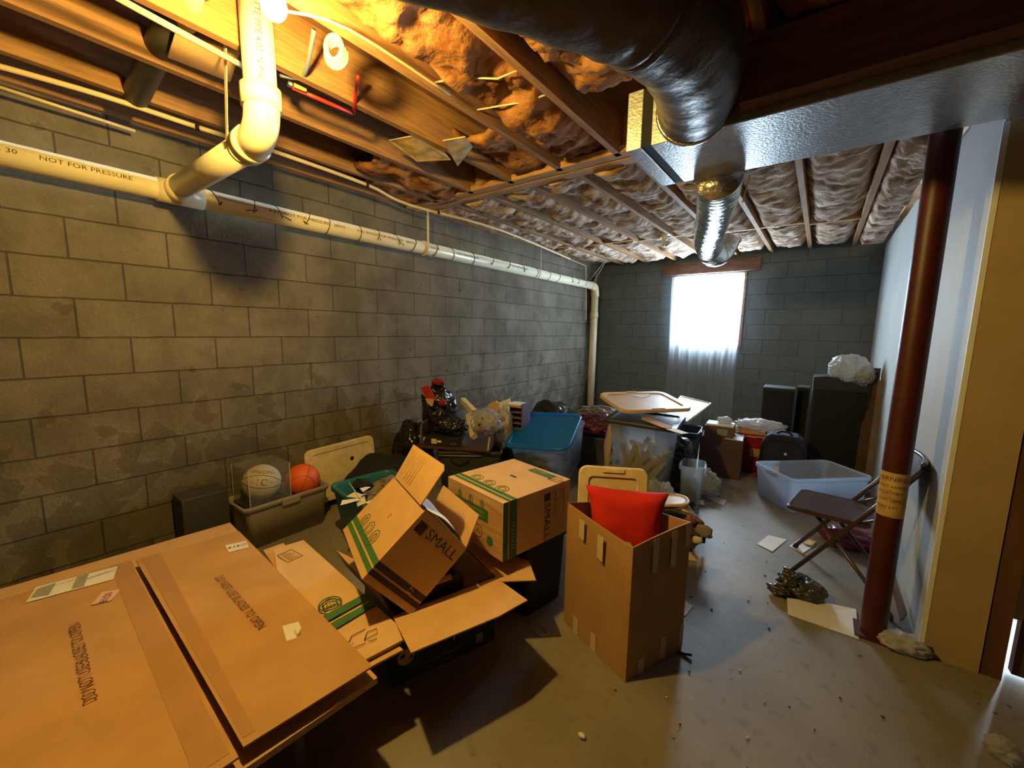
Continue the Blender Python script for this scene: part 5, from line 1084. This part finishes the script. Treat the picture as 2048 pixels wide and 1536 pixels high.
t = thing('white_plastic_bag', (3.38, 4.38, 1.0), 'white plastic bag bulging on top of the tallest black speaker', 'bag')
mb = MB(); blob(mb, (3.37, 4.30, 1.13), (.15, .14, .125), BAGW, 55, 5, .2, 1.9, None, 1); mb.build('bag_film', t)
mb = MB(); blob(mb, (3.49, 4.22, 1.07), (.07, .07, .075), BAGW, 56, 4, .35, 2.6, None, 1); mb.build('bag_knot', t)
mb = MB(); mb.slab([(3.50, 4.12, .004), (3.60, 4.12, .004), (3.61, 4.30, 1.14), (3.53, 4.30, 1.14)], .02, mat('brown_plank', (.10, .055, .03), .7, var=.2), up=(0, -1, 0)); mb.build('leaning_plank', label='brown plank leaning on the partition right of the tallest speaker', cat='plank')
mb = MB(); mb.slab([(3.555, 3.80, .004), (3.60, 3.80, .004), (3.612, 4.0, 1.05), (3.575, 4.0, 1.05)], .012, mat('batten_wood', (.20, .14, .09), .7), up=(0, -1, 0)); mb.build('pale_batten', label='slim pale batten leaning on the partition in front of the brown plank', cat='plank')
MB().bb((3.595, 3.02, 1.28), (3.618, 3.08, 1.40), TANP, .003).build('switch_plate', label='small tan plate fixed on the partition behind the red post', cat='switch')
# ---- frosted long tote
c1_, c2_ = Vector((2.79, 3.15, 0)), Vector((3.14, 2.86, 0))
dS = (c2_ - c1_).normalized(); aS = math.atan2(dS.y, dS.x)
SMx = TR(3.160, 3.325, 0) @ rz(.76)
tote('frosted_tote', SMx, .72, .45, .66, .40, .30, FROST, 'big empty frosted plastic tote on the floor behind the folding chair', .05, .004, .012)
mb = MB(); mb.M = SMx; mb.box((-.16, .207, .20), (.075, .003, .10), PAPER, Matrix.Rotation(-.1, 3, 'X')); mb.build('tote_sticker', label='white sticker on the inner wall of the frosted tote', cat='label')
# ---- folding chair, facing left
t = thing('folding_chair', (3.33, 2.02, 0), 'dark brown metal folding chair facing left beside the red post', 'chair')
yc0, yc1 = 1.88, 2.27
mb = MB(); mb.M = TR(3.27, 2.06, .415) @ rz(-.16) @ Matrix.Rotation(-.02, 4, 'Y')
L_ = [rrect(.36, .37, .04, 6, 0), rrect(.39, .40, .05, 6, .006), rrect(.39, .40, .05, 6, .02), rrect(.37, .38, .045, 6, .028), rrect(.33, .34, .04, 6, .024)]
mb.rings(L_, STEEL, True, True, True); mb.build('seat', t)
for k, (ft, tp_) in enumerate((((3.10, 1.915), (3.585, 1.80)), ((3.115, 2.325), (3.60, 2.20)))):
    mb = MB(); mb.path([(ft[0], ft[1], .012), (ft[0] + (tp_[0] - ft[0]) * .55, ft[1] + (tp_[1] - ft[1]) * .55, .44), (tp_[0], tp_[1], .80)], .0125, STEEL, 12); lo_ = mb.build('front_leg', t); mb = MB(); mb.path([(ft[0], ft[1], .0), (ft[0] + .006, ft[1], .025)], .016, BLACKP, 10); mb.build('rubber_foot', lo_)
for k, (ft, tp_) in enumerate((((3.545, 1.77), (3.20, 1.93)), ((3.565, 2.16), (3.22, 2.28)))):
    mb = MB(); mb.path([(ft[0], ft[1], .0), (ft[0], ft[1], .02), (tp_[0], tp_[1], .405)], .011, STEEL, 12); mb.build('rear_leg', t)
mb = MB(); 
def bk(u, v): return (3.505 + .075 * v, 1.815 + .385 * u - .0, .62 + .20 * v)
sheet(mb, lambda u, v: (bk(u, v)[0] + .03 * math.sin(u * PI), bk(u, v)[1], bk(u, v)[2]), 14, 6, STEEL, .0); sheet(mb, lambda u, v: (bk(u, v)[0] + .03 * math.sin(u * PI) + .010, bk(u, v)[1], bk(u, v)[2]), 14, 6, STEEL, .0)
mb.path([(bk(u / 14, 1)[0] + .005 + .03 * math.sin(u / 14 * PI), bk(u / 14, 1)[1], bk(u / 14, 1)[2]) for u in range(15)], .012, STEEL, 10); mb.build('backrest', t)
mb = MB(); mb.path([(3.53, 1.775, .12), (3.55, 2.155, .12)], .008, STEEL, 8); mb.build('cross_bar', t)
for a_, b_ in (((3.36, 1.87, .42), (3.50, 1.83, .52)), ((3.38, 2.24, .42), (3.52, 2.215, .52))):
    mb = MB(); mb.path([a_, b_], .008, STEEL, 8); mb.build('hinge_bar', t)
# ---- floor litter on the right
mb = MB(); mb.slab([at(1514, 1088, 2, .004), at(1537, 1070, 2, .010), at(1574, 1079, 2, .004), at(1545, 1103, 2, .006)], .0015, PAPER, up=(0, 0, 1)); mb.build('paper_square', label='white square paper on the floor ahead of the frosted tote', cat='paper')
mb = MB(); mb.slab([at(1578, 1092, 2, .004), at(1600, 1077, 2, .004), at(1630, 1090, 2, .004), at(1605, 1107, 2, .004)], .0015, PAPER, up=(0, 0, 1)); mb.slab([at(1605, 1085, 2, .012), at(1618, 1078, 2, .012), at(1634, 1083, 2, .012), at(1622, 1092, 2, .012)], .005, YEL, up=(0, 0, 1)); mb.build('crumpled_wrapper', label='torn wrapper with a yellow part under the folding chair seat', cat='paper')
mb = MB(); mb.slab([at(1574, 1196, 2, .020), at(1576, 1228, 2, .004), at(1718, 1278, 2, .004), at(1712, 1218, 2, .012), at(1640, 1203, 2, .018)], .004, PAPER, up=(0, 0, 1)); mb.build('paper_sheet', label='long pale paper sheet on the floor between grey bag and red post', cat='paper')
t = thing('smoke_grocery_bag', (3.18, 1.76, 0), 'knotted smoky grey plastic bag on the floor at the chair foot', 'bag')
mb = MB(); blob(mb, at(1608, 1176, 2, .05), (.095, .085, .055), SMOKEBAG, 61, 5, .2, 2, .021, .8); mb.build('bag_film', t)
mb = MB(); blob(mb, at(1582, 1160, 2, .09), (.045, .04, .04), SMOKEBAG, 62, 4, .5, 2.6, None, 1); blob(mb, at(1560, 1180, 2, .03), (.05, .035, .022), SMOKEBAG, 63, 4, .4, 2.6, .003, 1); mb.build('bag_knot', t)
mb = MB(); blob(mb, at(1700, 1075, 2, .06), (.16, .10, .065), mat('rose_film', (.22, .03, .06), .3, var=.3), 64, 4, .25, 2.4, .002, 1); mb.build('rose_bag', label='dark rose plastic bag under the folding chair', cat='bag')
mb = MB(); blob(mb, at(1805, 1285, 2, .03), (.085, .06, .035), BAGW, 65, 4, .35, 2.4, .002, 1); mb.build('crumpled_paper', label='crumpled whitish wrapper on the floor right of the red post foot', cat='paper')
mb = MB(); mb.slab([at(1783, 1262, 2, .006), at(1838, 1270, 2, .006), at(1832, 1308, 2, .004), at(1776, 1290, 2, .004)], .002, PAPER, up=(0, 0, 1)); mb.build('paper_sheet', label='small white paper sheet under the crumpled wrapper by the red post', cat='paper')
mb = MB(); mb.slab([at(1778, 1150, 2, .004), at(1800, 1150, 2, .004), at(1828, 1215, 2, .004), at(1800, 1240, 2, .004)], .003, MT['brown_plank'], up=(0, 0, 1)); mb.build('cardboard_strip', label='thin cardboard strip between the red post and the partition', cat='cardboard')
mb = MB(); mb.path([at(1083, 1262, 2, .004) + Vector((.035 * math.cos(a), .028 * math.sin(a), .0)) for a in [math.radians(-150 + 270 * k / 16) for k in range(17)]], .0022, METAL, 6); mb.build('wire_ring', label='open wire ring on the floor between the green carton and the tall carton', cat='wire')
mb = MB(); blob(mb, at(1164, 1471, 2, .01), (.014, .009, .008), PAPER, 71, 3, .4, 3, .001); mb.build('paper_crumb', label='tiny white crumb on the floor at the lower centre', cat='litter')
mb = MB(); blob(mb, at(2004, 1500, 2, .03), (.035, .03, .035), FILM, 72, 4, .4, 3, .002, 1); mb.build('film_scrap', label='shiny scrap of film on the floor at the lower right', cat='litter')
rnd = random.Random(21)
for i in range(34):
    u, v_ = rnd.uniform(1300, 1780), rnd.uniform(1040, 1480)
    if 1560 < u < 1720 and v_ < 1300: continue
    p = at(u, v_, 2, .004); mb = MB(); blob(mb, p, (rnd.uniform(.003, .008), rnd.uniform(.003, .006), .003), INK if rnd.random() < .8 else TANP, i, 1, .3, 3, .0005); mb.build('floor_crumb', label='dark crumb of dirt on the open floor', cat='litter', group='crumbs scattered on the floor')
